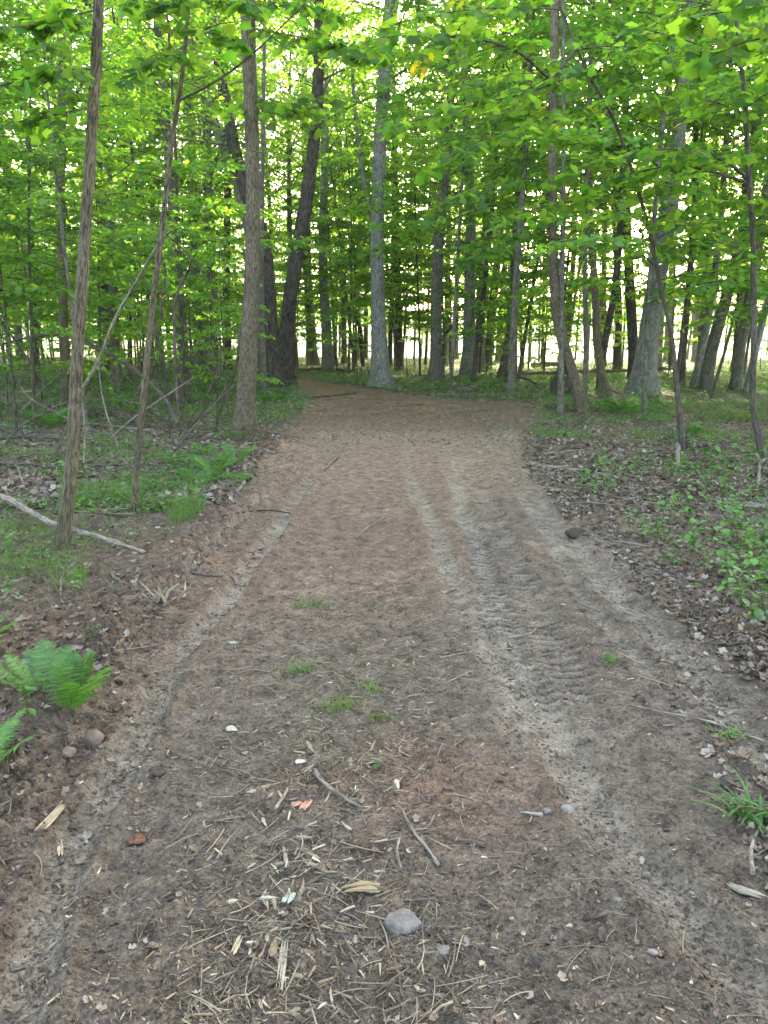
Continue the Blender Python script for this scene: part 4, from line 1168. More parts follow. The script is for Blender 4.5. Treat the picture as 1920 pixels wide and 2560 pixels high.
# ------------------------------------------------------------------ single sticks, branches and logs
def ground_stick(pts, w0, w1, label, mat='dead_wood', name='stick', cat='stick', lift=0.0, sides=8, twigs=0, land=None, seed=1, rough=True):
    r = np.random.default_rng(seed)
    P = []; wr = np.linspace(w0, w1, len(pts)); Rr = []
    for (p, w) in zip(pts, wr):
        g = ground_at(p[0], p[1]); rad = w / 2 / F * proj(g)[2]
        g[2] += rad * .7 + lift + (p[2] if len(p) > 2 else 0)
        P.append(g); Rr.append(rad)
    P = np.array(P); b = P[0].copy(); b[2] = gz(b[0], b[1])
    root = empty(name, tuple(b)); tag(root, label, cat)
    L = np.linalg.norm(P[-1] - P[0])
    Q, rr, _ = resample(P, Rr, max(L / 26, .006))
    if rough: Q = Q + np.stack([noise3(Q[:, 0] * 9, Q[:, 1] * 9, Q[:, 2] * 9, seed + k) for k in range(3)], 1) * min(.35 * np.mean(rr), .02)
    mb = MB(); tube(mb, Q, rr * (1 + .12 * r.normal(0, 1, len(rr)).clip(-1, 1)), sides)
    mb.build('stem' if twigs else 'wood', M[mat], root, True, True)
    for k in range(twigs):
        i0 = int(len(Q) * r.uniform(.2, .95)); d = norm(Q[min(i0 + 1, len(Q) - 1)] - Q[i0 - 1])
        s_ = norm(np.cross(d, [0, 0, 1.0])) * r.choice([-1, 1]); Lt = L * r.uniform(.12, .35)
        e = Q[i0] + (d * .7 + s_ * .7 + np.array([0, 0, r.uniform(-.02, .35)])) * Lt
        e[2] = max(e[2], gz(e[0], e[1]) + .005); md = (Q[i0] + e) / 2 + np.array([0, 0, Lt * .06])
        mb = MB(); tube(mb, np.array([Q[i0], md, e]), np.array([.45, .3, .12]) * rr[i0], 5)
        mb.build('twig', M[mat], root, True, True)
    if land: LAND.append((pts[0][0], pts[0][1], land))
    return root

def air_branch(pts, w0, w1, label, mat='dead_wood', name='dead_branch', cat='branch', twigs=0, seed=1):
    r = np.random.default_rng(seed)
    P = np.array([at(*p) for p in pts]); wr = np.linspace(w0, w1, len(pts))
    Rr = np.array([w / 2 / F * proj(p)[2] for p, w in zip(P, wr)])
    P[:, 2] = [max(p[2], gz(p[0], p[1]) + q * .6) for p, q in zip(P, Rr)]
    root = empty(name, tuple(P[0])); tag(root, label, cat)
    Q, rr, _ = resample(P, Rr, .08)
    mb = MB(); tube(mb, Q, rr, 7)
    mb.build('stem', M[mat], root, True, True)
    for k in range(twigs):
        i0 = int(len(Q) * r.uniform(.3, .95)); Lt = r.uniform(.25, .9)
        d = norm(Q[min(i0 + 1, len(Q) - 1)] - Q[i0 - 1]); dd = norm(d * .8 + r.normal(0, .5, 3))
        e = Q[i0] + dd * Lt; md = Q[i0] + dd * Lt * .5 + r.normal(0, .04, 3)
        mb = MB(); tube(mb, np.array([Q[i0], md, e]), np.array([.4, .28, .1]) * rr[i0], 4)
        mb.build('twig', M[mat], root, True, True)

G = ground_stick
G([(-60, 1080, .12), (40, 1118, .10), (110, 1152, .07), (180, 1166, .04), (260, 1182, .0), (314, 1197)], 15, 9, 'long bare grey bough lying at the foot of the nearest slim trunk', land='the long bare bough', name='fallen_bough', cat='branch', sides=10)
G([(178, 905), (230, 898), (300, 915)], 30, 14, 'rotting dark log half buried left of the slender leaning stem', 'dead_dark', 'fallen_log', 'log', land='the rotting log', sides=12)
G([(-40, 868), (40, 876), (128, 884)], 20, 16, 'dark log on the ground at the far left edge', 'dead_dark', 'fallen_log', 'log', sides=12)
G([(0, 955), (90, 948), (200, 960), (330, 985)], 6, 3, 'thin grey pole lying across the leaf litter left of the leaning stem', 'dead_dark', 'fallen_branch', 'branch', .03, 6, 3, seed=2)
G([(0, 1008), (120, 1018), (260, 1026), (390, 1030)], 7, 3, 'long dark fallen branch crossing behind the nearest slim trunk', 'dead_dark', 'fallen_branch', 'branch', .04, 7, 5, seed=3)
G([(170, 1020), (330, 1010), (450, 1025)], 5, 2, 'forked thin branch ending in the ferns by the track', 'dead_dark', 'fallen_branch', 'branch', .05, 6, 4, seed=4)
G([(200, 925), (270, 915), (350, 930), (430, 945)], 8, 4, 'curved dark branch lying below the fern bank', 'dead_dark', 'fallen_branch', 'branch', .05, 7, 4, seed=5)
G([(0, 922), (70, 924)], 6, 5, 'pale straight stick at the left edge behind the litter', 'dead_wood', 'stick', 'stick')
G([(180, 952), (260, 962), (300, 985)], 6, 4, 'dark stick right of the nearest slim trunk on dry leaves', 'dead_dark', seed=6)
G([(30, 985), (60, 1075)], 5, 4, 'pale broken stick pointing towards the camera in the litter', 'dead_wood', seed=7)
G([(1160, 1008), (1210, 1012), (1270, 1024), (1357, 1038)], 9, 7, 'brown stick lying along the right edge of the track', 'dead_wood', 'fallen_branch', 'branch', 0, 8, 0, 'the brown roadside stick', 8)
G([(1464, 972, .06), (1463, 1010)], 10, 9, 'short pale stick at the foot of the arching sapling', 'dead_wood', seed=9)
G([(1310, 853, .15), (1345, 862, .08), (1400, 875)], 5, 4, 'white slanting stick beside the wavy trunk and big fern', 'dead_wood', 'dead_branch', 'branch', .02, seed=10)
G([(1090, 822), (1200, 815), (1330, 812), (1480, 806)], 8, 6, 'long low log lying across behind the curved trunk', 'dead_dark', 'fallen_log', 'log', .15, 8, 3, land=None, seed=11)
G([(1150, 797), (1190, 794), (1212, 795)], 12, 9, 'pale log in the clearing left of the curved trunk', 'dead_wood', 'fallen_log', 'log', .1, 10, seed=12)
G([(993, 848), (1026, 848)], 17, 14, 'short dark log lying at the far end of the track', 'dead_dark', 'fallen_log', 'log', 0, 12, 0, 'the short dark log', 13)
G([(600, 812), (650, 803), (700, 798), (760, 806)], 9, 7, 'mossy log across the grassy bank at the track bend', 'dead_dark', 'fallen_log', 'log', .03, 9, 2, seed=14)
G([(640, 862), (700, 858), (770, 850)], 5, 3, 'thin branch beside the track bend', 'dead_dark', 'fallen_branch', 'branch', 0, 6, 2, seed=15)
G([(875, 852), (930, 845), (985, 838), (1050, 830)], 5, 3, 'fine branch across the litter beyond the track end', 'dead_dark', 'fallen_branch', 'branch', .02, 6, 3, seed=16)
G([(1560, 962), (1610, 950), (1680, 945)], 14, 12, 'mossy dark log between the arching and crooked saplings', 'dead_dark', 'fallen_log', 'log', 0, 10, seed=17)
G([(1480, 968), (1540, 966)], 18, 12, 'short mossy log right of the short pale stick', 'dead_dark', 'fallen_log', 'log', 0, 10, seed=18)
G([(1638, 1052), (1640, 990), (1680, 985)], 7, 6, 'grey broken stick at the foot of the crooked right sapling', 'dead_wood', seed=19)
G([(480, 1122), (540, 1106), (590, 1104), (628, 1112)], 5, 3, 'dark root crossing the red left bank', 'dead_dark', 'root', 'root', .01, 6, 2, 'the dark bank root', 20)
G([(415, 1245), (455, 1250), (500, 1246), (512, 1268)], 6, 3, 'curled dark root lying on the red bank', 'dead_dark', 'root', 'root', .01, 6, 1, seed=21)
G([(131, 1290), (132, 1245), (162, 1217)], 4, 3, 'thin hooked pale twig on bare soil left of the track', 'dead_wood', 'twig', 'twig', .01, 5, seed=22)
G([(235, 1237), (258, 1256)], 7, 6, 'pale split stick on the soil above the root clump', 'dead_wood', seed=23)
G([(268, 1298), (306, 1290)], 14, 12, 'stubby pale wood piece beside the root clump', 'dead_wood', 'wood_piece', 'wood', 0, 9, 0, 'the stubby pale wood piece', 24)
G([(355, 1310), (385, 1288)], 7, 6, 'short pale stick poking out of the root clump', 'dead_wood', seed=25)
G([(300, 1330), (350, 1338)], 6, 5, 'grey stick just below the root clump', 'dead_wood', seed=26)
G([(180, 1335), (260, 1337), (330, 1348)], 3, 2, 'long thin dark root on bare ground left of the rut', 'dead_dark', 'root', 'root', .005, 5, seed=27)
G([(1360, 1530), (1440, 1548), (1530, 1568), (1659, 1612), (1700, 1625)], 5, 6, 'long straight grey stick on the right of the track', 'dead_wood', 'fallen_branch', 'branch', .012, 7, 2, 'the long straight stick', 28)
G([(955, 1283), (982, 1274)], 5, 6, 'small white splinter above the tread marks', 'dead_wood', seed=29, rough=False)
G([(1018, 1190), (1037, 1178)], 8, 8, 'short pale round stick in the middle of the track', 'dead_wood', seed=30)
G([(1098, 1380), (1150, 1372), (1162, 1350)], 4, 3, 'curved pale twig between the two tread patches', 'dead_wood', 'twig', 'twig', .004, 6, seed=31)
G([(680, 1675), (705, 1708), (740, 1730), (780, 1752)], 11, 6, 'curved grey stick slanting through the middle chip pile', 'dead_wood', 'stick', 'stick', .012, 9, 0, 'the curved grey stick', 32)
G([(870, 1757), (895, 1805), (925, 1840), (948, 1874)], 6, 8, 'straight dark stick right of the middle chip pile', 'dead_wood', 'stick', 'stick', .006, 8, 1, 'the straight dark stick', 33)
G([(868, 1880), (855, 1848), (862, 1816)], 8, 6, 'pale upright-lying splinter left of the straight dark stick', 'dead_wood', seed=34)
G([(595, 1750), (618, 1718), (622, 1705)], 9, 6, 'split pale stick on the left of the curved grey stick', 'dead_wood', seed=35)
G([(625, 1730), (668, 1722), (690, 1720)], 6, 5, 'orange-brown peeled twig crossing the chip pile', 'dead_wood', seed=36)
G([(1125, 1757), (1172, 1762)], 6, 8, 'orange-edged wood sliver left of the small round stone', 'dead_wood', 'wood_sliver', 'wood', 0, 6, 0, 'the orange wood sliver', 37)
G([(988, 1818), (1020, 1822), (1048, 1830)], 8, 14, 'weathered brown bark piece right of the straight dark stick', 'dead_dark', 'bark_piece', 'bark', 0, 7, seed=38)
G([(638, 1812), (672, 1814)], 9, 9, 'short pale white stick below the chip pile', 'dead_wood', seed=39)
G([(612, 1835), (618, 1870)], 9, 10, 'short blunt stick in the lower chip trail', 'dead_wood', seed=40)
G([(565, 2070), (580, 2025), (598, 1985)], 6, 7, 'narrow stick lying lengthwise above the split board', 'dead_wood', seed=41)
G([(1625, 1895), (1618, 1850), (1640, 1790)], 11, 6, 'forked bleached stick at the right edge below the grass clump', 'dead_wood', 'stick', 'stick', .01, 8, 1, seed=42)
G([(1510, 1710), (1560, 1738)], 6, 5, 'small grey stick left of the bladed grass clump', 'dead_wood', seed=43)
G([(1275, 2030), (1300, 1995), (1313, 1975)], 3, 3, 'thin straight twig low right of the grey stone', 'dead_dark', 'twig', 'twig', .003, 5, seed=44)
G([(1260, 1990), (1310, 1976)], 9, 9, 'short dark chunk beside the thin straight twig', 'dead_dark', 'wood_piece', 'wood', 0, 7, seed=45)
G([(22, 2098), (55, 2090)], 9, 10, 'small pale wood chunk near the lower left corner', 'dead_wood', 'wood_piece', 'wood', 0, 7, seed=46)
G([(1440, 1440), (1500, 1500)], 4, 3, 'dark twig on the pale outer right rut', 'dead_dark', 'twig', 'twig', .004, 5, seed=47)
G([(770, 1165), (790, 1145), (830, 1120)], 4, 3, 'crossed pale twig in the grassy strip at mid track', 'dead_wood', 'twig', 'twig', .01, 5, 2, seed=48)
G([(700, 1018), (745, 975)], 7, 5, 'flat pale strip of wood lying in the left rut', 'dead_wood', 'stick', 'stick', 0, 6, seed=49)

# leaning and hanging dead wood on the left
air_branch([(180, 836, 8.5), (215, 780, 8.3), (245, 690, 8), (300, 600, 7.7), (345, 520, 7.2), (372, 495, 7.0)], 7, 5, 'pale bare pole leaning up against the slender leaning stem')
air_branch([(175, 735, 15), (250, 770, 14.6), (310, 812, 14), (360, 862, 13.4), (385, 915, 12.8)], 9, 9, 'dark fallen sapling slanting down behind the slender leaning stem', 'dead_dark', twigs=6, seed=3)
air_branch([(385, 890, 13.5), (378, 760, 13.5), (376, 650, 13.5), (395, 600, 13.5), (415, 575, 13.4)], 7, 6, 'dark broken stem hooked at its top beyond the fern bank', 'dead_dark', twigs=5, seed=4)
air_branch([(350, 690, 14), (345, 640, 14), (365, 590, 14), (330, 520, 14)], 6, 4, 'thin crooked dead stem left of the hooked stem', 'dead_dark', twigs=4, seed=5)
air_branch([(362, 880, 14), (355, 800, 14), (338, 720, 14), (330, 660, 14)], 8, 6, 'curving dark stem standing left of the hooked stem', 'bark_dark', twigs=4, seed=6)
air_branch([(396, 880, 15), (398, 760, 15), (392, 640, 15)], 6, 4, 'upright dead stem right of the hooked stem', 'bark_dark', twigs=5, seed=7)
air_branch([(180, 1000, 7.4), (184, 940, 7.4), (178, 870, 7.4)], 4, 3, 'pale dead shoot beside the nearest slim trunk', 'dead_wood', seed=8)
air_branch([(240, 945, 10.5), (290, 900, 10.3), (350, 860, 10.2), (420, 815, 10)], 3, 3, 'fine pale twig rising right in front of the fern bank', 'dead_wood', seed=9)
air_branch([(0, 745, 16), (60, 728, 15.6), (130, 722, 15.4), (175, 728, 15)], 4, 4, 'thin level branch caught between the wispy stem and brown pole', 'dead_dark', twigs=4, seed=10)
air_branch([(0, 690, 17), (50, 760, 16.5), (110, 850, 16)], 6, 4, 'dead branch fallen against the wispy thin stem', 'dead_dark', twigs=6, seed=11)
air_branch([(470, 905, 13.5), (490, 850, 13.5), (512, 790, 13.5), (520, 700, 13.5)], 6, 5, 'dark slanting stem left of the stout roadside trunk', 'bark_dark', twigs=2, seed=12)
air_branch([(948, 742, 27), (968, 712, 27), (990, 690, 27)], 9, 6, 'broken limb propped against the peeling trunk', 'bark_dark', seed=13)
air_branch([(1160, 830, 24), (1140, 820, 24), (1120, 812, 24), (1090, 826, 24)], 6, 5, 'bare branch sprawled behind the smooth straight pole', 'dead_dark', twigs=5, seed=14)
air_branch([(1462, 834, 11), (1520, 850, 11.5), (1560, 885, 11)], 2.5, 2, 'wiry bent twig right of the arching sapling', 'dead_dark', twigs=2, seed=15)
air_branch([(740, 655, 38), (762, 672, 38), (778, 700, 38), (784, 790, 38)], 8, 9, 'small crooked dead tree with bare arms left of the centre tree', 'bark_dark', twigs=5, seed=16)

air_branch([(806, 480, 26.5), (790, 425, 26.5), (776, 330, 26.5), (767, 240, 26.5), (758, 110, 26.5)], 11, 7, 'bare pale dead limb leaning against the large centre tree', 'bark_grey', twigs=3, seed=17)

rb = np.random.default_rng(44)
for k in range(62):
    u0, v0 = rb.uniform(-20, 470), rb.uniform(790, 1010)
    g0 = ground_at(u0, v0); L = rb.uniform(.8, 2.4); az = rb.uniform(0, 6.283); up_ = rb.choice([.05, .3, .9, 1.6])
    dd = norm(np.array([math.cos(az), .5 * math.sin(az), up_])); n_ = 7; t = np.linspace(0, 1, n_)
    P = g0 + dd * (L * t)[:, None]; P[:, 2] += .02 + .12 * L * np.sin(t * 3.1) * rb.uniform(-.3, 1); P[:, :2] += np.outer(np.sin(t * 2.6), rb.normal(0, .14, 2) * L)
    root = empty('dead_branch', tuple(g0)); Q, rr, _ = resample(P, np.linspace(rb.uniform(.012, .024), .005, n_), .1)
    mb = MB(); tube(mb, Q, rr, 6); mat_ = M[('dead_dark', 'dead_dark', 'stem', 'dead_wood')[k % 4]]; mb.build('stem', mat_, root, True, True)
    for j in range(int(rb.integers(2, 6))):
        i0 = int(rb.integers(2, len(Q))); e = Q[i0] + norm(dd + rb.normal(0, .55, 3)) * rb.uniform(.2, .8); e[2] = max(e[2], g0[2])
        mb = MB(); tube(mb, np.array([Q[i0], (Q[i0] + e) / 2 + rb.normal(0, .04, 3), e]), [.006, .004, .002], 4); mb.build('twig', mat_, root, True, True)
    tag(root, None, 'branch', 'dead branches tangled in the brush'); FILL.append((root, ('bare dark dead branch', 'bare dark dead branch', 'thin bare dead stem', 'pale dead branch')[k % 4]))

# stump behind the curved trunk
b = ground_at(1216, 852); root = tag(empty('stump', tuple(b)), 'dark rotten stump behind the curved trunk', 'stump')
mb = MB(); Q, rr, _ = resample(np.array([[b[0], b[1], b[2] - .1], [b[0], b[1], b[2] + .25], [b[0] + .03, b[1], b[2] + .5]]), [.34, .30, .26], .05)
bark_trunk(mb, Q, rr, 24, 9, .12, .5, True); mb.build('trunk', M['bark_dark'], root, True, True)
mb = MB(); th = np.linspace(0, 6.283, 19)[:-1]; top_ = np.stack([b[0] + .03 + .25 * np.cos(th), b[1] + .25 * np.sin(th), b[2] + .47 + .05 * np.sin(5 * th)], 1)
mb.add(np.concatenate([top_, [[b[0] + .03, b[1], b[2] + .38]]]), [[k, (k + 1) % 18, 18] for k in range(18)], (.5, .5, .5)); mb.build('broken_top', M['dead_dark'], root, True, True)

# ------------------------------------------------------------------ stones and odd pieces
def stone(u, v, w, h, label, col, name='stone', cat='stone', land=None, seed=1, flat_=.55, sink=.3, mat='stone'):
    b = ground_at(u, v); s = w / 2 / F * proj(b)[2]
    n1, n2 = 36, 20
    th, ph_ = np.meshgrid(np.linspace(0, 2 * math.pi, n1, endpoint=False), np.linspace(0.0, math.pi, n2))
    d = np.stack([np.sin(ph_) * np.cos(th), np.sin(ph_) * np.sin(th), np.cos(ph_)], -1)
    rr = np.full(th.shape, 1.45)
    rs_ = np.random.default_rng(seed)
    for _ in range(11):
        nv = norm(rs_.normal(0, 1, 3)); rr = np.minimum(rr, rs_.uniform(.72, .98) / np.maximum(d @ nv, .05))
    rr = np.minimum(rr, 1.12) + .07 * noise3(d[..., 0] * 3, d[..., 1] * 3 + seed, d[..., 2] * 3, seed) + .04 * noise3(d[..., 0] * 8, d[..., 1] * 8 + seed, d[..., 2] * 8, seed)
    V_ = d * rr[..., None] * np.array([s, s * .85, s * flat_ * h]); V_[..., 2] += s * flat_ * h * (1 - sink * 1.6)
    i = np.arange(n2 - 1)[:, None] * n1; j = np.arange(n1)[None]; k = (j + 1) % n1
    mb = MB(); mb.add((V_ + b).reshape(-1, 3), np.stack([i + j, i + n1 + j, i + n1 + k, i + k], -1).reshape(-1, 4), np.array(col))
    o = mb.build(name, M[mat], None, True, origin=tuple(b)); o.location = tuple(b)
    tag(o, label, cat)
    if land: LAND.append((u, v, land))
stone(874, 1992, 78, 1.0, 'half-buried grey stone low in the middle of the track', (.165, .145, .115), land='the half-buried grey stone', seed=2, flat_=.42, sink=.72)
stone(1225, 1752, 25, 1, 'small round pale stone beside the right rut', (.26, .22, .18), land='the small round stone', seed=3, flat_=.75)
stone(1181, 1754, 18, 1, 'tiny grey pebble left of the small round stone', (.17, .15, .13), seed=4)
stone(205, 1612, 42, 1, 'flat brown stone standing in the left bank below the fern', (.17, .115, .08), land='the brown bank stone', seed=5, flat_=1.1)
stone(148, 1632, 30, 1, 'brown slab-like stone left of the brown bank stone', (.19, .14, .10), seed=6, flat_=.9)
stone(294, 1818, 38, 1, 'crumbly reddish lump beside the left rut', (.24, .125, .075), 'soil_lump', 'lump', seed=7, flat_=.45, mat='soil')
stone(340, 1672, 36, 1, 'dark earth clod on the inner side of the left rut', (.12, .085, .065), 'soil_lump', 'lump', seed=8, flat_=.55, mat='soil')
stone(1240, 1160, 36, 1, 'dark round clod at the right edge of the track', (.085, .068, .052), 'soil_lump', 'lump', seed=9, flat_=.7, mat='soil')
stone(1410, 2060, 20, 1, 'small tan stone low on the right side', (.28, .22, .17), seed=10)
stone(1415, 2345 - 10, 16, 1, 'pebble', (.3, .3, .3)) if False else None
stone(955, 2050, 34, 1, 'pale crumbling stone just below right of the half-buried grey stone', (.17, .145, .11), seed=11, flat_=.35, sink=.6)
stone(1330, 1945, 24, 1, 'flat grey stone in the lower right rut', (.16, .145, .125), seed=12, flat_=.35)
stone(1625, 1100, 60, 1, 'pale tree root knuckle rising from the litter at right', (.20, .17, .13), 'root', 'root', seed=13, flat_=.35)
stone(165, 1400 + 0, 30, 1, 'flat pinkish stone above the lush upright fern', (.25, .17, .13), seed=14, flat_=.3)

def chunk(u, v, L, w, ang, label, col, name='wood_piece', cat='wood', splits=1, bend=0.0, seed=1, thick=.4):
    """a split piece of wood with splintered ends, several slivers side by side"""
    r = np.random.default_rng(seed); b = ground_at(u, v); px = 1 / F * proj(b)[2]
    a = R(ang); root = tag(empty(name, tuple(b)), label, cat)
    # image angle to world: foreshortening of the ground
    d = norm(np.array([math.cos(a), math.sin(a) * 1.6, 0])); s_ = np.array([-d[1], d[0], 0])
    LL = L * px * (1 + .6 * abs(math.sin(a))); ww = w * px
    for k in range(splits):
        n = 9; t = np.linspace(-.5, .5, n) * r.uniform(.8, 1.05); o_ = (k - (splits - 1) / 2) * ww / splits
        P = b + d * (LL * t)[:, None] + s_ * (o_ + bend * LL * (t ** 2 - .1))[:, None]
        P[:, 2] += ww * thick * .5 + .002 + ww * .1 * r.random()
        hw = ww / splits * .55 * (1 - np.abs(2 * t) ** 4 * r.uniform(.5, .9)) * (1 + .22 * r.normal(0, 1, n).clip(-1, 1)) * (1 - .75 * np.clip(2 * t * r.choice([-1, 1]) + .15, 0, 1)); ht = hw * thick * 1.3
        ring = [(-1, -.6), (-.8, .7), (.1, 1), (.9, .6), (1, -.6)]
        V_ = P[:, None] + np.array([q[0] for q in ring])[None, :, None] * hw[:, None, None] * s_ + np.array([q[1] for q in ring])[None, :, None] * ht[:, None, None] * np.array([0, 0, 1.0])
        mb = MB(); mb.add(V_.reshape(-1, 3), tube_faces(n, 5), np.array(col) * r.uniform(.8, 1.15)); mb.add(V_[0], [[4, 3, 2, 1, 0]], col); mb.add(V_[-1], [[0, 1, 2, 3, 4]], col)
        mb.build('splinter' if splits > 1 else 'wood', M['chips'], root, False)
    return root
CK = chunk
LAND.append((608, 2080, 'the split grey board')); CK(610, 2085, 95, 18, 92, 'weathered split grey board lying lengthwise at the bottom', (.30, .27, .215), 'split_board', splits=3, seed=1, thick=.35)
CK(592, 2048, 42, 16, 88, 'short brown bark strip left of the split grey board', (.20, .15, .10), 'bark_strip', 'bark', 1, seed=2)
LAND.append((778, 1925, 'the curved bark piece')); CK(778, 1926, 85, 24, 4, 'curved tan bark piece above the half-buried grey stone', (.30, .225, .14), 'bark_piece', 'bark', 2, -.35, 3, .6)
CK(112, 1775, 60, 22, 78, 'frayed splintered root end sticking out of the brown bank', (.34, .27, .18), 'splintered_root', 'root', 5, .1, 4, .6)
CK(130, 1830, 50, 12, -55, 'pale splinter trailing below the frayed root', (.40, .33, .24), splits=2, seed=5)
CK(502, 1577, 26, 16, -20, 'white flake of wood left of the grass tufts', (.38, .34, .27), 'wood_flake', 'wood', 1, seed=6, thick=.2)
CK(504, 1391, 22, 13, -10, 'pale green-white fragment above the white flake', (.32, .34, .26), 'wood_flake', 'wood', 1, seed=7, thick=.2)
CK(418, 1216, 22, 9, -65, 'yellowish-white splinter on the red left bank', (.60, .58, .44), splits=2, seed=8)
CK(512, 2045, 34, 14, 70, 'tan chip left of the split grey board', (.34, .28, .20), splits=2, seed=9)
CK(583, 1941, 44, 7, 0, 'short white level splinter in the chip trail', (.40, .36, .28), splits=1, seed=10)
CK(624, 1945, 26, 22, 60, 'torn pale-green wood scrap in the chip trail', (.40, .42, .36), splits=2, seed=11)
CK(1227, 1993 + 10, 20, 8, 10, 'white fleck beside the lower right rut', (.38, .34, .27), 'wood_flake', 'wood', 1, seed=12)
CK(1610, 1990 - 60, 60, 22, -25, 'bleached curled bark at the lower right edge', (.23, .21, .17), 'bark_piece', 'bark', 2, .2, 13, .4)
CK(1040, 2105 - 20, 12, 12, 40, 'small pale chip beneath the half-buried grey stone', (.42, .36, .26), seed=14)
CK(660, 1755 - 10, 24, 18, 60, 'orange-pink torn wood in the chip pile', (.46, .26, .17), 'torn_wood', 'wood', 3, seed=15, thick=.5)
CK(640, 1742, 20, 14, 30, 'smaller orange torn wood left in the chip pile', (.42, .24, .16), 'torn_wood', 'wood', 2, seed=16, thick=.5)
CK(858, 1700, 24, 12, -75, 'pale grey stub above the straight dark stick', (.40, .36, .30), seed=17, thick=.7)
CK(650, 1648, 26, 14, 5, 'cracked white flake at the top of the chip pile', (.50, .47, .42), 'wood_flake', 'wood', 2, seed=18)
# individually visible sticks and pieces of the chip pile
rp = np.random.default_rng(9)
for k in range(64):
    v = rp.uniform(1600, 2190); u = rp.normal(640 + (v - 1900) * -.03, 75 if v < 1850 else 60)
    tone = [(.30, .265, .21), (.23, .185, .135), (.38, .34, .27), (.15, .12, .09)][int(rp.choice(4, p=[.3, .35, .12, .23]))]
    word = {(.30, .265, .21): 'pale grey', (.23, .185, .135): 'tan brown', (.38, .34, .27): 'whitish', (.15, .12, .09): 'dark'}[tone]
    o = CK(u, v, rp.uniform(14, 40), rp.uniform(4, 11), rp.uniform(0, 180), None, tone, 'wood_piece', 'wood', 1, rp.normal(0, .15), 100 + k, rp.uniform(.25, .5))
    tag(o, None, None, 'split wood pieces of the chip trail'); FILL.append((o, word + ' wood splinter'))

# root clump at the left rut
b = ground_at(345, 1306); root = tag(empty('root_clump', tuple(b)), 'upturned clump of broken pale roots beside the left rut', 'roots')
LAND.append((345, 1306, 'the root clump'))
for k in range(16):
    a = rp.uniform(0, 6.283); L = rp.uniform(.06, .17); o_ = np.array([rp.normal(0, .05), rp.normal(0, .035), .0]); e = o_ + np.array([math.cos(a) * L * .7, math.sin(a) * L * .5, rp.uniform(.2, .9) * L])
    mb = MB(); g_ = rp.uniform(.2, .42); tube(mb, np.array([o_, (o_ + e) / 2 + rp.normal(0, .01, 3), e]), np.array([.009, .007, .003]) * rp.uniform(.7, 1.4), 5, np.array([g_, g_ * .86, g_ * .62]))
    link('root', mb.mesh('root', M['chips']), root)

# ------------------------------------------------------------------ grass tufts and small plants
def tuft(u, v, n, h, label, col=(1, 1, 1), spread=.05, wid=.003, bend=1.0, name='grass_tuft', cat='grass tuft', seed=1, land=None):
    r = np.random.default_rng(seed); b = ground_at(u, v)
    mb = MB(); P = b + np.stack([r.normal(0, spread, n), r.normal(0, spread * .7, n), np.full(n, -.004)], 1)
    az = r.uniform(0, 6.283, n); Xd = np.stack([np.cos(az), np.sin(az), np.zeros(n)], 1)
    hh = h * r.uniform(.5, 1.2, n)
    t = np.linspace(0, 1, 6)
    for i_ in range(n):
        Q = P[i_] + Xd[i_] * (bend * hh[i_] * t ** 1.6 * .8)[:, None]; Q[:, 2] += hh[i_] * (t - .38 * bend * t ** 2.2)
        s_ = np.array([-Xd[i_][1], Xd[i_][0], 0]); w_ = wid * (1 - t ** 1.5) + .0003
        V_ = np.concatenate([Q - s_ * w_[:, None], Q + s_ * w_[:, None]])
        mb.add(V_, [[k, k + 1, k + 7, k + 6] for k in range(5)], leaf_cols(1, r, .08) * np.array(col))
    o = mb.build(name, M['grass'], None, False, origin=tuple(b)); o.location = tuple(b)
    tag(o, label, cat)
    if land: LAND.append((u, v, land))
    return o
tuft(656, 1450, 90, .075, 'pale green grass tuft uppermost of the near track tufts', (1.3, 1.2, 1.5), .05, .0016, land='the upper grass tuft', seed=1)
tuft(735, 1530, 110, .065, 'dense olive grass tuft in the middle of the track', (1.3, 1.0, .9), .045, .0016, land='the olive grass tuft', seed=2)
tuft(805, 1492, 36, .08, 'thin spiky tuft with pale blades right of the upper tuft', (1.6, 1.4, 1.3), .03, .002, seed=3)
tuft(822, 1555, 60, .05, 'small wispy tuft below the spiky tuft', (1.0, .9, .9), .03, .0014, seed=4)
tuft(683, 1308, 90, .07, 'low green grass patch in the middle farther up the track', (1.0, 1.0, .9), .08, .002, seed=5)
tuft(805, 1308, 50, .04, 'tiny dark grass tuft on the reddish middle of the track', (.8, .7, .7), .04, .0018, seed=6)
tuft(1322, 1430, 30, .05, 'small bright weed beside the tread marks', (1.0, 1.2, .9), .025, .005, seed=7, name='weed', cat='weed')
tuft(1632, 1770, 46, .15, 'clump of broad dark green blades at the right edge', (.75, .9, 1.1), .035, .006, 1.5, 'grass_clump', 'grass clump', 8, 'the bladed grass clump')
tuft(1570, 1588, 24, .06, 'flattened green weed under the long straight stick', (1.1, 1.1, 1.0), .03, .005, 1.6, 'weed', 'weed', 9)
tuft(820, 1650, 16, .03, 'tiny green sprig right of the chip pile top', (1.0, 1.2, .9), .03, .004, 1.3, 'weed', 'weed', 10)
tuft(200, 1370, 40, .07, 'sparse grey-green tuft on bare soil above the lush fern', (.9, .85, .9), .03, .0014, seed=11)
tuft(80, 1195, 200, .17, 'soft hair-like grass mound behind the nearest slim trunk', (1.15, 1.0, .8), .26, .0014, 2.0, 'grass_clump', 'grass clump', 12)
tuft(30, 1245, 170, .15, 'soft drooping grass mound at the left edge', (1.15, 1.0, .8), .26, .0014, 2.0, 'grass_clump', 'grass clump', 13)
tuft(350, 1100, 220, .20, 'rounded grass mound right of the leaning stem foot', (1.05, 1.05, .8), .18, .0028, 1.3, 'grass_clump', 'grass clump', 14)
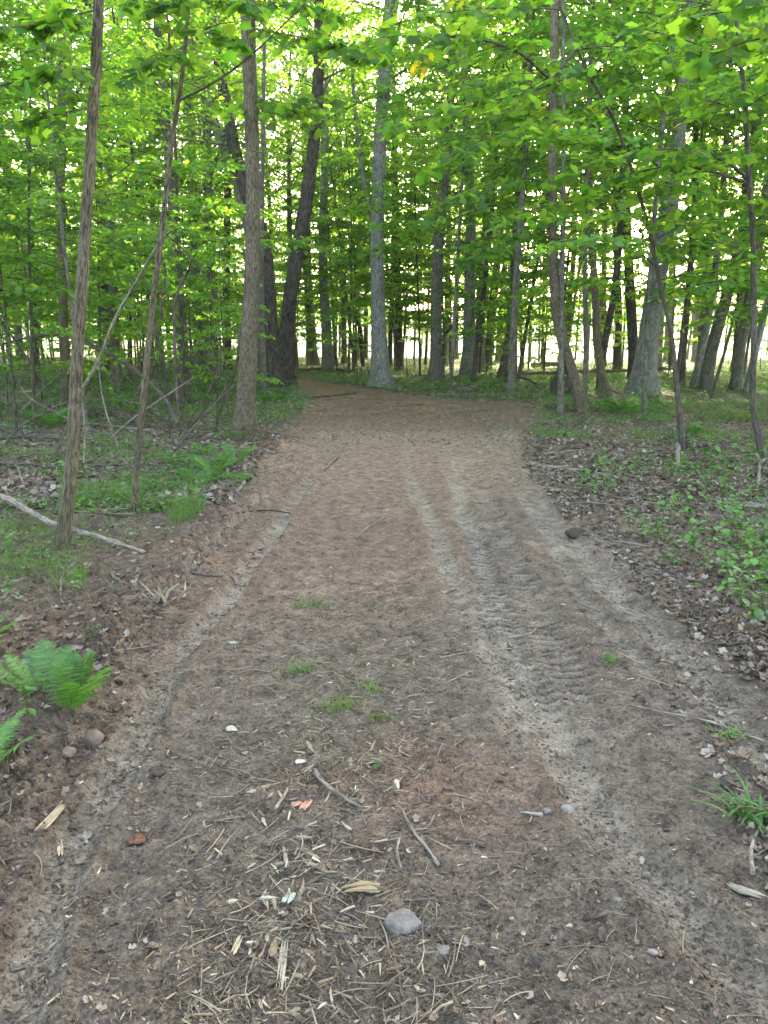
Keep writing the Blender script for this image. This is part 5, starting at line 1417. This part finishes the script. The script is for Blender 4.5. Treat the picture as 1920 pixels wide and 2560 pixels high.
tuft(250, 1085, 180, .20, 'rounded grass mound left of the leaning stem foot', (1.0, 1.0, .8), .16, .0028, 1.3, 'grass_clump', 'grass clump', 15)
tuft(480, 1040, 160, .2, 'grass clump at the very edge of the red bank', (1.1, 1.1, .8), .14, .003, 1.2, 'grass_clump', 'grass clump', 16)
tuft(520, 950, 120, .3, 'tall grass at the foot of the stout roadside trunk', (1.0, 1.0, .8), .16, .004, 1.1, 'grass_clump', 'grass clump', 17)
tuft(1560, 905, 260, .26, 'bright grass patch left of the crooked right sapling', (1.1, 1.1, .8), .4, .005, 1.2, 'grass_clump', 'grass clump', 18)

# seedlings: thin stem with whorls of leaves, each a thing with its parts
def seedling_parts(seed, leaf=.07, h=.22):
    r = np.random.default_rng(seed); mb = MB(); lean = r.normal(0, .03, 2)
    P = np.array([[0, 0, -.01], [lean[0] * .4, lean[1] * .4, h * .5], [lean[0], lean[1], h]]); tube(mb, P, [.0022, .0018, .001], 4, np.array([1.2, 1.1, .8]), cap=False)
    st = mb.mesh('stem', M['grass'])
    lv = MB(); n = int(r.integers(7, 13)); z = r.uniform(.35, 1, n); az = r.uniform(0, 6.283, n)
    Pp = np.stack([np.interp(z, [0, 1], [0, lean[0]]), np.interp(z, [0, 1], [0, lean[1]]), z * h], 1)
    Xd = np.stack([np.cos(az), np.sin(az), r.normal(.05, .3, n)], 1)
    scatter(lv, *LEAF6, Pp + norm(Xd) * .012, Xd, np.array([0, 0, 1.0]) + r.normal(0, .25, (n, 3)), leaf * r.uniform(.6, 1.2, n), leaf_cols(n, r, 0) * np.array([1.15, 1.1, 1.1]))
    return st, lv.mesh('leaves', M['fern'], False)
SEED = [seedling_parts(400 + k, .042 + .006 * k, .15 + .035 * k) for k in range(5)]
rs = np.random.default_rng(31)
def seedlings(n, u0, u1, v0, v1, s0, s1, desc, cond):
    k = 0; tr = 0
    while k < n and tr < 3000:
        tr += 1
        u, v = rs.uniform(u0, u1), rs.uniform(v0, v1)
        p = ground_at(u, v)
        if not cond(p[0], p[1]): continue
        root = empty('leafy_plant', tuple(p)); st, lv = SEED[int(rs.integers(0, 5))]
        s = rs.uniform(s0, s1)
        for nm, me in (('stem', st), ('leaves', lv)):
            o = link(nm, me, root); o.scale = (s, s, s); o.rotation_euler = (0, 0, 0)
        root.rotation_euler = (0, 0, rs.uniform(0, 6.28))
        tag(root, None, 'plant', 'small leafy plants beside the track'); FILL.append((root, desc)); k += 1
offr = lambda x, y: road_mask(np.array([x]), np.array([y]))[0] < -.12
seedlings(26, 1380, 1680, 1160, 1400, .8, 1.3, 'small bright leafy plant', offr)
seedlings(26, 1180, 1670, 1000, 1190, .7, 1.2, 'low green seedling', offr)
seedlings(10, 1480, 1670, 960, 1070, 1.1, 1.7, 'leafy green plant', offr)
seedlings(14, 130, 520, 1040, 1170, .6, 1.1, 'low green seedling', offr)
seedlings(6, 0, 240, 1120, 1330, .6, 1.0, 'low green seedling', offr)
seedlings(4, 50, 120, 1490, 1600, .6, .9, 'small leafy weed', offr)

# a mossy hummock beneath the crooked sapling is part of the ground; wood beyond the meadow -----
mb = MB(); rw = np.random.default_rng(3)
nn = 16000
x = rw.uniform(-330, 330, nn); y = 300 + rw.uniform(0, 40, nn) + 18 * noise2(x * .02, x * 0, 3); top_h = 11 + 5 * noise2(x * .06, x * 0 + 3, 5) + 2.5 * noise2(x * .25, x * 0 + 3, 6)
P = np.stack([x, y, top_h * rw.random(nn) ** .7], 1)
scatter(mb, *LEAF4, P, rw.normal(0, 1, (nn, 3)), rw.normal(0, 1, (nn, 3)), rw.uniform(2, 4.5, nn), leaf_cols(nn, rw, .1))
tag(mb.build('far_woods', M['leaf'], None, False), 'low line of far woods beyond the bright meadow', 'woods', None, 'stuff')

hz = bpy.data.meshes.new('haze')
hv = [(x_, y_, z_) for x_ in (-2600, 2600) for y_ in (-2600, 4100) for z_ in (-2.5, 45)]
hz.from_pydata(hv, [], [(0, 1, 3, 2), (4, 6, 7, 5), (0, 4, 5, 1), (2, 3, 7, 6), (0, 2, 6, 4), (1, 5, 7, 3)])
hm, hnt, hout = newmat('evening_haze')
pv = hnt.nodes.new('ShaderNodeVolumePrincipled')
pv.inputs['Color'].default_value = (.95, .96, .92, 1); pv.inputs['Density'].default_value = 0.0007; pv.inputs['Anisotropy'].default_value = .35
hnt.links.new(pv.outputs[0], hout.inputs['Volume'])
hz.materials.append(hm)
ho = link('haze', hz); tag(ho, 'thin pale evening haze between the trees', 'haze', None, 'stuff')

# ------------------------------------------------------------------ labels for the many: kind + nearest landmark + side, ranked by distance
LANDA = np.array([(a, b_) for a, b_, _ in LAND], float)
buckets = {}
for o, desc in FILL:
    u, v, f = proj(np.array(o.location))
    vis_u = min(max(u, -40), 1700)
    dd = np.abs(LANDA[:, 0] - vis_u) + np.abs(LANDA[:, 1] - v) * 1.2
    j = int(np.argmin(dd)); lu, lv = LANDA[j]
    if abs(u - lu) > abs(v - lv): rel = 'right of' if u > lu else 'left of'
    else: rel = 'behind' if v < lv else 'in front of'
    if u < -20: rel = 'outside the frame, left of'
    if u > 1680: rel = 'outside the frame, right of'
    buckets.setdefault((desc, rel, LAND[j][2]), []).append((f, o))
ORD = ['nearest', 'second nearest', 'third nearest', 'fourth nearest', 'fifth nearest', 'sixth nearest', 'seventh nearest', 'eighth nearest', 'ninth nearest', 'tenth nearest',
       'eleventh nearest', 'twelfth nearest', 'thirteenth nearest', 'fourteenth nearest', 'fifteenth nearest', 'sixteenth nearest', 'seventeenth nearest', 'eighteenth nearest', 'nineteenth nearest', 'twentieth nearest']
for (desc, rel, lm), lst in buckets.items():
    lst.sort(key=lambda t: t[0])
    for k, (f, o) in enumerate(lst):
        o['label'] = f'{desc} {rel} {lm}' if len(lst) == 1 else f'{ORD[min(k, len(ORD) - 1)]} {desc} {rel} {lm}'
